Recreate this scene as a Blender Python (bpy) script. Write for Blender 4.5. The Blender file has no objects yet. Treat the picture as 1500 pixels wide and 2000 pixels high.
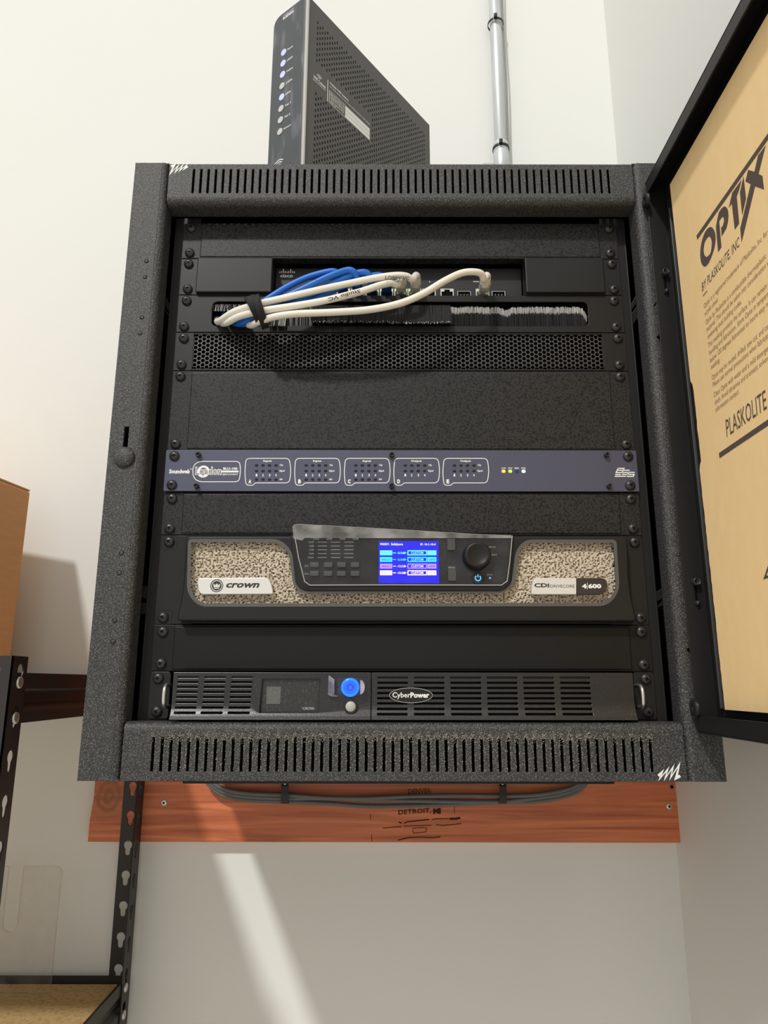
import bpy, bmesh, math, random
from mathutils import Vector, Matrix
from mathutils import noise as mnoise
random.seed(7)
scene = bpy.context.scene
COL = scene.collection
U = .04445

# ------------------------------------------------------------------ camera
CP = Vector((-.0170466, -.7056833, .0335485)); YAW, PITCH, ROLL, F = -.00067236, .23398499, .00123863, 1402.79
cy, sy, cp_, sp = math.cos(YAW), math.sin(YAW), math.cos(PITCH), math.sin(PITCH)
_f = Vector((sy*cp_, cy*cp_, sp)); _r0 = Vector((cy, -sy, 0)); _u0 = _r0.cross(_f)
_r = math.cos(ROLL)*_r0 + math.sin(ROLL)*_u0; _u = -math.sin(ROLL)*_r0 + math.cos(ROLL)*_u0
cam = bpy.data.cameras.new('camera'); cam.sensor_fit = 'VERTICAL'; cam.sensor_height = 24
cam.lens = F*24/2000; cam.clip_start = .01; cam.clip_end = 50
co = bpy.data.objects.new('camera', cam); COL.objects.link(co)
co.matrix_world = Matrix((( _r.x, _u.x, -_f.x, CP.x), (_r.y, _u.y, -_f.y, CP.y), (_r.z, _u.z, -_f.z, CP.z), (0, 0, 0, 1)))
scene.camera = co
scene.view_settings.view_transform = 'Standard'; scene.view_settings.look = 'None'
scene.view_settings.gamma = 1; scene.view_settings.use_curve_mapping = False
scene.view_settings.exposure = 0.22

def ray(px, py): return ((px-750)/F)*_r - ((py-1000)/F)*_u + _f
def hit(px, py, P0, n):
    d = ray(px, py); return CP + d*((P0-CP).dot(n)/d.dot(n))
def aty(px, py, Y): d = ray(px, py); return CP + d*((Y-CP.y)/d.y)
def atx(px, py, X): d = ray(px, py); return CP + d*((X-CP.x)/d.x)
def atz(px, py, Z): d = ray(px, py); return CP + d*((Z-CP.z)/d.z)

# ------------------------------------------------------------------ world and lamp
w = bpy.data.worlds.new('room_bounce'); scene.world = w; w.use_nodes = True
w.node_tree.nodes['Background'].inputs[0].default_value = (1, .965, .92, 1)
w.node_tree.nodes['Background'].inputs[1].default_value = .66
LP = Vector((-2.18, -3.6, 4.25))                      # daylight from a high opening, up and to the left
ld = bpy.data.lights.new('daylight', 'SUN'); ld.angle = math.radians(3.6); ld.energy = 1.80; ld.color = (1, .99, .955)
lo = bpy.data.objects.new('daylight', ld); COL.objects.link(lo); lo.location = LP
lo.rotation_euler = (Vector((-.22, .45, -.25))-LP).to_track_quat('-Z', 'Y').to_euler()

# ------------------------------------------------------------------ materials
MATS = {}
def nodes_of(m):
    m.use_nodes = True; nt = m.node_tree; return nt, nt.nodes['Principled BSDF']
def mat(name, col, rough=.5, metal=0, spec=.5, bump=None, vary=None, emit=None, alpha=None, trans=0, ior=1.45, coat=0):
    """bump=(scale, strength, distance[, detail]); vary=(scale, colour2, lo, hi[, stretch])"""
    if name in MATS: return MATS[name]
    m = bpy.data.materials.new(name); nt, b = nodes_of(m); N, Lk = nt.nodes, nt.links
    b.inputs['Base Color'].default_value = (*col, 1); b.inputs['Roughness'].default_value = rough
    b.inputs['Metallic'].default_value = metal; b.inputs['Specular IOR Level'].default_value = spec
    b.inputs['Transmission Weight'].default_value = trans; b.inputs['IOR'].default_value = ior
    b.inputs['Coat Weight'].default_value = coat
    if emit:
        b.inputs['Emission Color'].default_value = (*emit[0], 1); b.inputs['Emission Strength'].default_value = emit[1]
    tc = N.new('ShaderNodeTexCoord')
    if vary:
        mp = N.new('ShaderNodeMapping'); Lk.new(tc.outputs['Object'], mp.inputs[0])
        if len(vary) > 4: mp.inputs['Scale'].default_value = vary[4]
        n = N.new('ShaderNodeTexNoise'); n.inputs['Scale'].default_value = vary[0]; n.inputs['Detail'].default_value = 3
        r = N.new('ShaderNodeValToRGB'); r.color_ramp.elements[0].position = vary[2]; r.color_ramp.elements[1].position = vary[3]
        r.color_ramp.elements[0].color = (*col, 1); r.color_ramp.elements[1].color = (*vary[1], 1)
        Lk.new(mp.outputs[0], n.inputs[0]); Lk.new(n.outputs['Fac'], r.inputs[0]); Lk.new(r.outputs[0], b.inputs['Base Color'])
    if bump:
        n = N.new('ShaderNodeTexNoise'); n.inputs['Scale'].default_value = bump[0]; n.inputs['Detail'].default_value = bump[3] if len(bump) > 3 else 2
        bp = N.new('ShaderNodeBump'); bp.inputs['Strength'].default_value = bump[1]; bp.inputs['Distance'].default_value = bump[2]
        Lk.new(tc.outputs['Object'], n.inputs[0]); Lk.new(n.outputs['Fac'], bp.inputs['Height']); Lk.new(bp.outputs[0], b.inputs['Normal'])
    MATS[name] = m; return m

M_wall = mat('painted wall', (.765, .772, .74), .7, bump=(60, .08, .002), vary=(1.3, (.745, .75, .715), .4, .7))
M_floor = mat('pale sealed floor', (.62, .55, .46), .6, vary=(4, (.56, .50, .42), .35, .7))
M_powder = mat('black powder coat', (.022, .022, .0218), .50, spec=.5, bump=(900, .55, .0008, 3), vary=(850, (.13, .13, .128), .48, .70))
M_smooth = mat('black smooth steel', (.012, .012, .012), .45, spec=.36, bump=(900, .12, .0004))
M_inner = mat('black cabinet interior', (.012, .012, .012), .6, spec=.3)
M_blank = mat('speckled black panel', (.022, .022, .0215), .47, spec=.36, bump=(700, .25, .0004, 2), vary=(560, (.003, .003, .003), .515, .56))
M_blank2 = mat('fine black panel', (.009, .009, .0088), .44, spec=.28, bump=(700, .2, .0004, 2))
M_screw = mat('black oxide screw', (.035, .034, .034), .35, .3, spec=.6)
M_recess = mat('dark recess', (.003, .003, .003), .8, spec=.1)
M_white = mat('white print', (.82, .82, .80), .6)
M_greyprint = mat('grey print', (.32, .32, .32), .6)
M_blue = mat('blue grey anodised face', (.083, .088, .135), .42, .35, spec=.5, bump=(300, .06, .0003))
M_foam = mat('dusty foam', (.62, .545, .44), .95, spec=.1, bump=(900, .4, .0006, 2), vary=(300, (.50, .44, .35), .4, .7))
M_gloss = mat('gloss black plastic', (.012, .012, .013), .16, spec=.5, bump=(60, .02, .0004))
M_satin = mat('satin black plastic', (.012, .012, .012), .42, spec=.36)
M_key = mat('charcoal key', (.055, .055, .054), .4, spec=.5)
M_silver = mat('silver badge', (.72, .71, .68), .3, .25, spec=.6)
M_badge = mat('dark badge', (.035, .03, .026), .35)
M_metal = mat('bright metal', (.70, .69, .66), .28, .9)
M_port = mat('tin port shell', (.62, .62, .60), .3, .7)
M_cw = mat('white cable jacket', (.80, .77, .69), .45, spec=.4)
M_cb = mat('blue cable jacket', (.012, .14, .58), .4, spec=.45)
M_cg = mat('grey cable jacket', (.13, .13, .13), .45)
M_plug = mat('clear plug', (.75, .76, .72), .15, trans=.55, spec=.5)
M_yel = mat('yellow mark', (.75, .62, .12), .5)
M_lgreen = mat('green port light', (.25, .7, .1), .4, emit=((.35, .9, .1), .5))
M_lyel = mat('yellow port light', (.8, .6, .05), .4, emit=((1, .7, .05), .5))
M_strap = mat('black hook and loop strap', (.018, .018, .018), .8, bump=(900, .4, .001))
M_kraft = mat('kraft masking paper', (.94, .675, .335), .75, spec=.2, vary=(90, (.96, .71, .37), .4, .7, (1, 1, .35)), bump=(250, .06, .0005))
M_ink = mat('brown ink', (.115, .088, .078), .8, spec=.1)
M_ink2 = mat('thin brown ink', (.30, .205, .125), .8, spec=.1)
M_card = mat('brown cardboard', (.80, .47, .225), .8, spec=.15, vary=(30, (.84, .50, .25), .35, .7, (1, 1, 6)), bump=(120, .08, .001))
M_post = mat('black shelf paint', (.022, .018, .017), .45, spec=.5, bump=(500, .15, .0005))
M_chip = mat('chipboard', (.50, .35, .16), .75, spec=.2, vary=(160, (.36, .24, .10), .45, .7))
M_galv = mat('galvanised conduit', (.50, .53, .54), .45, .35, vary=(40, (.60, .63, .64), .4, .7, (1, 1, .2)))
M_tie = mat('black nylon', (.012, .012, .012), .4)
M_modem = mat('dark grey modem plastic', (.10, .098, .093), .55, spec=.4, bump=(800, .1, .0003))
M_trim = mat('silver trim', (.60, .59, .57), .3, .7)
M_mpanel = mat('scuffed glossy modem front', (.062, .070, .077), .30, spec=.55, vary=(75, (.19, .20, .21), .55, .82, (1, 1, .25)))
M_rivet = mat('zinc rivet', (.62, .60, .56), .35, .8)
M_dust = mat('grey dust', (.46, .42, .36), 1, spec=.05)
M_scr_blue = mat('screen blue', (.0, .0, .08), .3, spec=.2, emit=((.022, .022, .78), 1.0))
M_scr_white = mat('screen white', (.1, .1, .1), .3, emit=((.85, .85, 1), .95))
M_scr_cyan = mat('screen light cyan', (.1, .5, .5), .3, emit=((.10, .80, .85), .95))
M_scr_teal = mat('screen cyan', (.05, .4, .5), .3, emit=((.0, .56, .74), .95))
M_scr_vio = mat('screen violet', (.3, .2, .5), .3, emit=((.30, .15, .80), .95))
M_scr_pink = mat('screen pale pink', (.6, .4, .5), .3, emit=((.95, .75, .85), .95))
M_btnblue = mat('glowing blue button', (.01, .12, .8), .2, emit=((.0, .30, 1.0), .95))
M_btncore = mat('glowing blue button core', (.02, .2, .9), .2, emit=((.005, .10, .95), .75))
M_pwr = mat('power symbol glow', (.1, .4, .9), .2, emit=((.10, .45, 1.0), 1.2))
M_ledor = mat('orange led', (.9, .3, .05), .3, emit=((1, .33, .04), 1.6))
M_ledgr = mat('green led', (.3, .7, .05), .3, emit=((.35, .75, .03), 1.1))
M_ledbl = mat('blue white led', (.4, .6, 1), .3, emit=((.35, .6, 1), 2.2))
M_leddk = mat('dim blue led', (.02, .03, .25), .3)
M_ind = mat('lilac indicator', (.45, .45, .75), .4, emit=((.5, .52, .95), .35))
M_ind2 = mat('white indicator', (.55, .55, .55), .4)
M_lens = mat('dusty lcd window', (.028, .029, .028), .25, spec=.5, vary=(800, (.09, .09, .085), .56, .75))
M_lcd = mat('lcd glass', (.10, .105, .10), .3, spec=.5, vary=(700, (.15, .15, .145), .5, .7))

# film and clear plastic
def clear(name, tint, mixf, rough, white):
    m = bpy.data.materials.new(name); m.use_nodes = True; nt = m.node_tree; nt.nodes.clear()
    o = nt.nodes.new('ShaderNodeOutputMaterial'); t = nt.nodes.new('ShaderNodeBsdfTransparent'); t.inputs[0].default_value = (*tint, 1)
    g = nt.nodes.new('ShaderNodeBsdfPrincipled'); g.inputs['Base Color'].default_value = (*white, 1); g.inputs['Roughness'].default_value = rough
    g.inputs['Specular IOR Level'].default_value = .6
    mx = nt.nodes.new('ShaderNodeMixShader')
    tc = nt.nodes.new('ShaderNodeTexCoord'); n = nt.nodes.new('ShaderNodeTexNoise'); n.inputs['Scale'].default_value = 55; n.inputs['Detail'].default_value = 4
    r = nt.nodes.new('ShaderNodeMapRange'); r.inputs[1].default_value = .35; r.inputs[2].default_value = .75
    r.inputs[3].default_value = mixf*.4; r.inputs[4].default_value = mixf*1.8
    nt.links.new(tc.outputs['Object'], n.inputs[0]); nt.links.new(n.outputs[0], r.inputs[0]); nt.links.new(r.outputs[0], mx.inputs[0])
    nt.links.new(t.outputs[0], mx.inputs[1]); nt.links.new(g.outputs[0], mx.inputs[2]); nt.links.new(mx.outputs[0], o.inputs[0])
    MATS[name] = m; return m
M_film = clear('clear protective film', (.98, .982, .982), .010, .15, (.75, .75, .75))
M_film2 = clear('lifted protective film', (.9, .9, .9), .16, .3, (.75, .75, .74))
M_acr = clear('clear acrylic', (.965, .955, .945), .035, .08, (.9, .88, .86))
M_acredge = clear('acrylic edge', (.74, .70, .67), .36, .2, (.85, .80, .76))
M_cover = clear('clear button cover', (.86, .86, .97), .03, .1, (.6, .6, .85))
M_coverw = clear('milky cover edge', (.7, .7, .85), .45, .2, (.65, .62, .80))

# wood for the mounting board
def wood():
    m = bpy.data.materials.new('stained plywood'); nt, b = nodes_of(m); N, Lk = nt.nodes, nt.links
    b.inputs['Roughness'].default_value = .5
    tc = N.new('ShaderNodeTexCoord'); mp = N.new('ShaderNodeMapping'); mp.inputs['Scale'].default_value = (1.0, 6, 26)
    Lk.new(tc.outputs['Object'], mp.inputs[0])
    n = N.new('ShaderNodeTexNoise'); n.inputs['Scale'].default_value = 3; n.inputs['Detail'].default_value = 6; n.inputs['Distortion'].default_value = 1.2
    Lk.new(mp.outputs[0], n.inputs[0])
    r = N.new('ShaderNodeValToRGB'); e = r.color_ramp.elements
    e[0].position = .3; e[0].color = (.38, .085, .030, 1); e[1].position = .66; e[1].color = (.70, .215, .085, 1)
    Lk.new(n.outputs[0], r.inputs[0])
    # knot
    g = N.new('ShaderNodeVectorMath'); g.operation = 'SUBTRACT'; kp = aty(212, 1556, .432); g.inputs[1].default_value = kp
    Lk.new(tc.outputs['Object'], g.inputs[0])
    sc = N.new('ShaderNodeVectorMath'); sc.operation = 'MULTIPLY'; sc.inputs[1].default_value = (32, 0, 24); Lk.new(g.outputs[0], sc.inputs[0])
    ln = N.new('ShaderNodeVectorMath'); ln.operation = 'LENGTH'; Lk.new(sc.outputs[0], ln.inputs[0])
    nz = N.new('ShaderNodeTexNoise'); nz.inputs['Scale'].default_value = 38; Lk.new(tc.outputs['Object'], nz.inputs[0])
    ad = N.new('ShaderNodeMath'); ad.operation = 'ADD'; Lk.new(ln.outputs['Value'], ad.inputs[0]); nzm = N.new('ShaderNodeMath'); nzm.operation = 'MULTIPLY'; nzm.inputs[1].default_value = .45; Lk.new(nz.outputs['Fac'], nzm.inputs[0]); Lk.new(nzm.outputs[0], ad.inputs[1])
    wv = N.new('ShaderNodeMath'); wv.operation = 'SINE'; mu = N.new('ShaderNodeMath'); mu.operation = 'MULTIPLY'; mu.inputs[1].default_value = 20
    Lk.new(ad.outputs[0], mu.inputs[0]); Lk.new(mu.outputs[0], wv.inputs[0])
    kr = N.new('ShaderNodeMapRange'); kr.inputs[1].default_value = -1; kr.inputs[2].default_value = 1; kr.inputs[3].default_value = .45; kr.inputs[4].default_value = .9
    Lk.new(wv.outputs[0], kr.inputs[0])
    fo = N.new('ShaderNodeMapRange'); fo.inputs[1].default_value = .7; fo.inputs[2].default_value = 1.25; fo.inputs[3].default_value = 1; fo.inputs[4].default_value = 0
    Lk.new(ad.outputs[0], fo.inputs[0])
    fm = N.new('ShaderNodeMath'); fm.operation = 'MULTIPLY'; Lk.new(kr.outputs[0], fm.inputs[0]); Lk.new(fo.outputs[0], fm.inputs[1])
    mx = N.new('ShaderNodeMix'); mx.data_type = 'RGBA'; mx.inputs[7].default_value = (.25, .085, .022, 1)
    Lk.new(fm.outputs[0], mx.inputs[0]); Lk.new(r.outputs[0], mx.inputs[6]); Lk.new(mx.outputs[2], b.inputs['Base Color'])
    bp = N.new('ShaderNodeBump'); bp.inputs['Strength'].default_value = .15; bp.inputs['Distance'].default_value = .001
    Lk.new(n.outputs[0], bp.inputs['Height']); Lk.new(bp.outputs[0], b.inputs['Normal']); return m
M_wood = wood()

# ------------------------------------------------------------------ mesh helpers (world coordinates unless said)
def mesh_from(name, verts, faces, m=None, smooth=False):
    me = bpy.data.meshes.new(name); me.from_pydata([tuple(v) for v in verts], [], faces); me.update()
    if m: me.materials.append(m)
    if smooth:
        for p in me.polygons: p.use_smooth = True
    return me
def bm_mesh(name, bm, m=None, smooth=False):
    me = bpy.data.meshes.new(name); bm.to_mesh(me); bm.free()
    for x in (m if isinstance(m, (list, tuple)) else [m] if m else []): me.materials.append(x)
    if smooth:
        for p in me.polygons: p.use_smooth = True
    return me
def add_box(bm, x0, x1, y0, y1, z0, z1, bev=0, seg=2, mi=0):
    r = bmesh.ops.create_cube(bm, size=1)
    vs = r['verts']
    for v in vs: v.co = Vector(((x0+x1)/2+v.co.x*(x1-x0), (y0+y1)/2+v.co.y*(y1-y0), (z0+z1)/2+v.co.z*(z1-z0)))
    fs = {f for v in vs for f in v.link_faces}
    if bev:
        es = list({e for v in vs for e in v.link_edges})
        rr = bmesh.ops.bevel(bm, geom=es, offset=bev, segments=seg, affect='EDGES', profile=.5)
        fs = set(rr['faces']) | {f for f in fs if f.is_valid}
    for f in fs: f.material_index = mi
def box(name, x0, x1, y0, y1, z0, z1, m, bev=0, seg=2):
    bm = bmesh.new(); add_box(bm, x0, x1, y0, y1, z0, z1, bev, seg)
    return bm_mesh(name, bm, m)
def boxes(name, lst, m, bev=0):
    bm = bmesh.new()
    for b in lst: add_box(bm, *b, bev)
    return bm_mesh(name, bm, m)
def add_lathe(bm, prof, c, axis=Vector((0, -1, 0)), seg=24, mi=0):
    """prof: list of (radius, height along axis) from c"""
    ax = axis.normalized(); a = ax.orthogonal().normalized(); b = ax.cross(a); rings = []
    for r, h in prof:
        if r < 1e-7: rings.append([bm.verts.new(c+ax*h)])
        else: rings.append([bm.verts.new(c+ax*h+(a*math.cos(t)+b*math.sin(t))*r) for t in (2*math.pi*i/seg for i in range(seg))])
    for p, q in zip(rings, rings[1:]):
        for i in range(seg):
            j = (i+1) % seg
            if len(p) == 1 and len(q) == 1: continue
            if len(p) == 1: f = bm.faces.new((p[0], q[i], q[j]))
            elif len(q) == 1: f = bm.faces.new((p[i], p[j], q[0]))
            else: f = bm.faces.new((p[i], p[j], q[j], q[i]))
            f.material_index = mi; f.smooth = True
def lathe(name, prof, c, m, axis=Vector((0, -1, 0)), seg=24):
    bm = bmesh.new(); add_lathe(bm, prof, c, axis, seg); bmesh.ops.recalc_face_normals(bm, faces=bm.faces[:]); return bm_mesh(name, bm, m)
def smooth_path(pts, n=6):
    pts = [Vector(p) for p in pts]; out = []
    for i in range(len(pts)-1):
        p0 = pts[max(i-1, 0)]; p1 = pts[i]; p2 = pts[i+1]; p3 = pts[min(i+2, len(pts)-1)]
        for k in range(n):
            t = k/n
            out.append(.5*((2*p1)+(p2-p0)*t+(2*p0-5*p1+4*p2-p3)*t*t+(3*p1-p0-3*p2+p3)*t**3))
    out.append(pts[-1]); return out
def add_tube(bm, pts, r, seg=10, mi=0, cap=True):
    pts = [Vector(p) for p in pts]; rings = []; nrm = None
    for i, p in enumerate(pts):
        t = (pts[min(i+1, len(pts)-1)]-pts[max(i-1, 0)]).normalized()
        nrm = t.orthogonal().normalized() if nrm is None else (nrm-t*nrm.dot(t)).normalized()
        b = t.cross(nrm); rr = r(i/(len(pts)-1)) if callable(r) else r
        rings.append([bm.verts.new(p+(nrm*math.cos(a)+b*math.sin(a))*rr) for a in (2*math.pi*k/seg for k in range(seg))])
    for p, q in zip(rings, rings[1:]):
        for k in range(seg):
            f = bm.faces.new((p[k], p[(k+1) % seg], q[(k+1) % seg], q[k])); f.smooth = True; f.material_index = mi
    if cap:
        bm.faces.new(rings[0][::-1]).material_index = mi; bm.faces.new(rings[-1]).material_index = mi
def tube(name, pts, r, m, seg=10):
    bm = bmesh.new(); add_tube(bm, pts, r, seg); return bm_mesh(name, bm, m)

MAP_XZ = lambda Y: (lambda u, v, h: (u, Y-h, v))            # faces the viewer (-y)
MAP_YZ = lambda X: (lambda u, v, h: (X-h, -u, v))           # faces -x, u runs towards the viewer
def curve_mesh(name, loops, t, bev=0, res=2, cyclic=True):
    cu = bpy.data.curves.new('c', 'CURVE'); cu.dimensions = '2D'; cu.fill_mode = 'BOTH'; cu.extrude = max(t/2-bev, 0)
    cu.bevel_depth = bev; cu.offset = -bev; cu.bevel_resolution = res if bev else 0
    for L in loops:
        s = cu.splines.new('POLY'); s.points.add(len(L)-1); s.use_cyclic_u = cyclic
        for p, q in zip(s.points, L): p.co = (q[0], q[1], 0, 1)
    ob = bpy.data.objects.new('c', cu); me = bpy.data.meshes.new_from_object(ob)
    bpy.data.objects.remove(ob); bpy.data.curves.remove(cu); me.name = name; return me
def plate(name, loops, t, m, fmap, bev=0, res=2, h0=0):
    """2-D outline with holes, thickness t, back side at height h0"""
    me = curve_mesh(name, loops, t, bev, res)
    for v in me.vertices: v.co = fmap(v.co.x, v.co.y, v.co.z+t/2+h0)
    me.materials.clear(); me.materials.append(m)
    for p in me.polygons: p.use_smooth = False
    return me
def rrect(x0, x1, y0, y1, r, n=5):
    if not isinstance(r, (tuple, list)): r = (r,)*4
    out = []
    for (cx, cy_, a0, rr) in ((x1-r[0], y1-r[0], 0, r[0]), (x0+r[1], y1-r[1], 90, r[1]), (x0+r[2], y0+r[2], 180, r[2]), (x1-r[3], y0+r[3], 270, r[3])):
        for i in range(n+1):
            a = math.radians(a0+90*i/n); out.append((cx+rr*math.cos(a), cy_+rr*math.sin(a)))
    return out
def circ(cx, cy_, r, n=20, ry=None): return [(cx+r*math.cos(2*math.pi*i/n), cy_+(ry or r)*math.sin(2*math.pi*i/n)) for i in range(n)]
def round_loop(pts, rs, n=5):
    """round the corners of a polygon"""
    out = []; N = len(pts)
    for i in range(N):
        p = Vector(pts[i]); a = Vector(pts[i-1]); b = Vector(pts[(i+1) % N]); r = rs[i] if isinstance(rs, (list, tuple)) else rs
        if r <= 0: out.append(tuple(p)); continue
        da = (a-p); db = (b-p); k = min(r, da.length*.49, db.length*.49); s = p+da.normalized()*k; e = p+db.normalized()*k
        for j in range(n+1):
            t = j/n; out.append(tuple(s*(1-t)**2+p*2*t*(1-t)+e*t*t))
    return out
def fit_text(s, bold=0, shear=0, sx=1):
    cu = bpy.data.curves.new('t', 'FONT'); cu.body = s; cu.size = 1; cu.offset = bold; cu.shear = shear; cu.resolution_u = 2
    ob = bpy.data.objects.new('t', cu); me = bpy.data.meshes.new_from_object(ob)
    bpy.data.objects.remove(ob); bpy.data.curves.remove(cu); return me
def text_mesh(s, u0, u1, v0, v1, m, fmap, h=.0002, bold=0, shear=0, rot=0):
    me = fit_text(s, bold, shear); xs = [v.co.x for v in me.vertices]; ys = [v.co.y for v in me.vertices]
    x0, x1, y0, y1 = min(xs), max(xs), min(ys), max(ys)
    for v in me.vertices:
        u = (v.co.x-x0)/(x1-x0); q = (v.co.y-y0)/max(y1-y0, 1e-6)
        if rot: u, q = 1-u, 1-q
        v.co = fmap(u0+u*(u1-u0), v0+q*(v1-v0), h)
    me.materials.clear(); me.materials.append(m); me.name = 'lettering'; return me
def ribbon(pts, wd, closed=False):
    """flat stroke: list of quads in 2-D -> verts, faces"""
    P = [Vector(p) for p in pts]; n = len(P); V = []; Fc = []
    for i in range(n):
        a = P[i-1] if (closed or i) else P[i]; b = P[(i+1) % n] if (closed or i < n-1) else P[i]
        t1 = (P[i]-a); t2 = (b-P[i]); t1 = t1.normalized() if t1.length > 1e-9 else t2.normalized(); t2 = t2.normalized() if t2.length > 1e-9 else t1
        nn = Vector((-(t1+t2).y, (t1+t2).x)); nn = nn.normalized() if nn.length > 1e-6 else Vector((-t1.y, t1.x))
        k = min(1/max(abs(nn.dot(Vector((-t1.y, t1.x)))), .35), 2.5)
        V += [P[i]+nn*wd/2*k, P[i]-nn*wd/2*k]
    for i in range(n if closed else n-1):
        j = (i+1) % n; Fc.append((2*i, 2*i+1, 2*j+1, 2*j))
    return V, Fc
def stroke(name, pts, wd, m, fmap, closed=False, h=.0002):
    V, Fc = ribbon(pts, wd, closed); return mesh_from(name, [fmap(v.x, v.y, h) for v in V], Fc, m)
def strokes(name, lst, m, fmap, h=.0002):
    V, Fc = [], []
    for pts, wd, cl in lst:
        v, f = ribbon(pts, wd, cl); o = len(V); V += [fmap(a.x, a.y, h) for a in v]; Fc += [tuple(o+i for i in q) for q in f]
    return mesh_from(name, V, Fc, m)

# ------------------------------------------------------------------ object helpers
def tag(o, label=None, cat=None, group=None, kind=None):
    for k, v in (('label', label), ('category', cat), ('group', group), ('kind', kind)):
        if v: o[k] = v
    return o
def thing(name, label, cat, loc, group=None, rotz=0):
    o = bpy.data.objects.new(name, None); COL.objects.link(o); o.location = loc; o.rotation_euler = (0, 0, rotz); o.empty_display_size = .02
    return tag(o, label, cat, group)
def part(name, me, parent, loc=(0, 0, 0), label=None, kind=None, local=False):
    o = bpy.data.objects.new(name, me); COL.objects.link(o); o.location = loc; o.parent = parent
    if not local:
        pm = parent_world(parent); o.matrix_parent_inverse = pm.inverted()
    return tag(o, label, kind=kind)
def parent_world(o):
    m = Matrix.LocRotScale(o.location, o.rotation_euler, o.scale)
    return (parent_world(o.parent) @ o.matrix_parent_inverse @ m) if o.parent else m
def solo(name, me, label, cat, group=None):
    o = bpy.data.objects.new(name, me); COL.objects.link(o); return tag(o, label, cat, group)
def struct(name, me):
    o = bpy.data.objects.new(name, me); COL.objects.link(o); return tag(o, kind='structure')

# ------------------------------------------------------------------ the setting
YW, XW, ZF = .45, .418, -1.35
struct('wall_back', box('wall_back', -3.2, XW+.12, YW, YW+.12, ZF, 3.2, M_wall))
struct('wall_right', box('wall_right', XW, XW+.12, -3.2, YW, ZF, 3.2, M_wall))
struct('floor', box('floor', -3.2, XW+.12, -3.2, YW+.12, ZF-.1, ZF, M_floor))

# ------------------------------------------------------------------ mounting board
YB = YW-.018
bl, br_, bz = aty(175, 1600, YB).x, aty(1327, 1600, YB).x, aty(750, 1645, YB).z
board = thing('mounting_board', 'reddish stained plywood board on the wall behind the black rack', 'board', ((bl+br_)/2, YW, bz))
bp_ = [(bl, bz), (br_-.002, bz-.0005), (br_, bz+.003), (br_, .50), (bl+.003, .50), (bl+.003, bz+.06), (bl, bz+.03)]
part('panel', plate('panel', [bp_], .0178, M_wood, MAP_XZ(YW-.0001), .0008), board)
FB = MAP_XZ(YB)
for px, py in ((320, 1568), (1307, 1575), (1312, 1537)):
    c = aty(px, py, YB); r = .0046 if py != 1537 else .0025
    bm = bmesh.new(); add_lathe(bm, [(r, 0), (r, .0008), (r*.85, .0012), (0, .0012)], c, seg=16)
    for k in range(2): add_box(bm, c.x-(.0016 if k else .0008), c.x+(.0016 if k else .0008), c.y-.0014, c.y-.0006, c.z-(.0008 if k else .0016), c.z+(.0008 if k else .0016), mi=1)
    part('screw', bm_mesh('screw', bm, [M_rivet if py != 1537 else M_recess, M_recess]), board)
def on_board(s, px0, py0, px1, py1, m, bold=0, tilt=0):
    a = aty(px0, (py0+py1)/2, YB); b = aty(px1, (py0+py1)/2, YB); t = aty(px0, py0, YB).z; bo = aty(px0, py1, YB).z
    f = lambda u, v, h: (u, YB-h, v+(u-a.x)*tilt)
    return text_mesh(s, a.x, b.x, bo, t, m, f, .0003, bold)
M_stamp = mat('faded stamp ink', (.075, .022, .013), .8, spec=.1); M_stamp2 = mat('very faded stamp ink', (.20, .055, .025), .8, spec=.1)
part('stamp_lettering', on_board('DETROIT,', 778, 1582, 842, 1593, M_stamp, .02, .06), board)
part('stamp_lettering', on_board('MI', 846, 1579, 861, 1590, M_stamp, .07, .06), board)
part('stamp_lettering', on_board('DENVER', 797, 1541, 842, 1551, M_stamp2, .01, .04), board)
def bpt(px, py): q = aty(px, py, YB); return (q.x, q.z)
Z6 = lambda x, y: bpt(740+x/6.818, 1520+y/6.818)
wv = [([(260, 585), (290, 590), (305, 605)], .0016), ([(335, 600), (380, 580), (520, 565), (670, 550)], .0015), ([(710, 552), (760, 540), (930, 537)], .0012), ([(940, 540), (1020, 540), (1085, 528)], .003),
      ([(50, 665), (180, 652), (300, 645)], .001), ([(330, 640), (480, 632), (700, 625)], .0009), ([(760, 618), (850, 628), (1000, 615), (1100, 602)], .001), ([(250, 825), (400, 790), (560, 785), (720, 792), (820, 778)], .0013),
      ([(450, 680), (455, 665), (600, 655), (640, 668), (625, 715), (460, 730), (450, 690)], .0009)]
part('stamp_marks', strokes('stamp_marks', [([Z6(*q) for q in P], wd, False) for P, wd in wv], M_stamp, FB, .0003), board)
Z5 = lambda x, y: bpt(360+x/3, 1500+y/3)
for P in ([Z5(1090, 270), Z5(1092, 305)], [Z5(1097, 390), Z5(1099, 432)], [Z6(1005, 375), Z6(1008, 470)]): part('pencil_mark', stroke('pencil_mark', P, .0008, M_stamp, FB, False, .0003), board)

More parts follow.
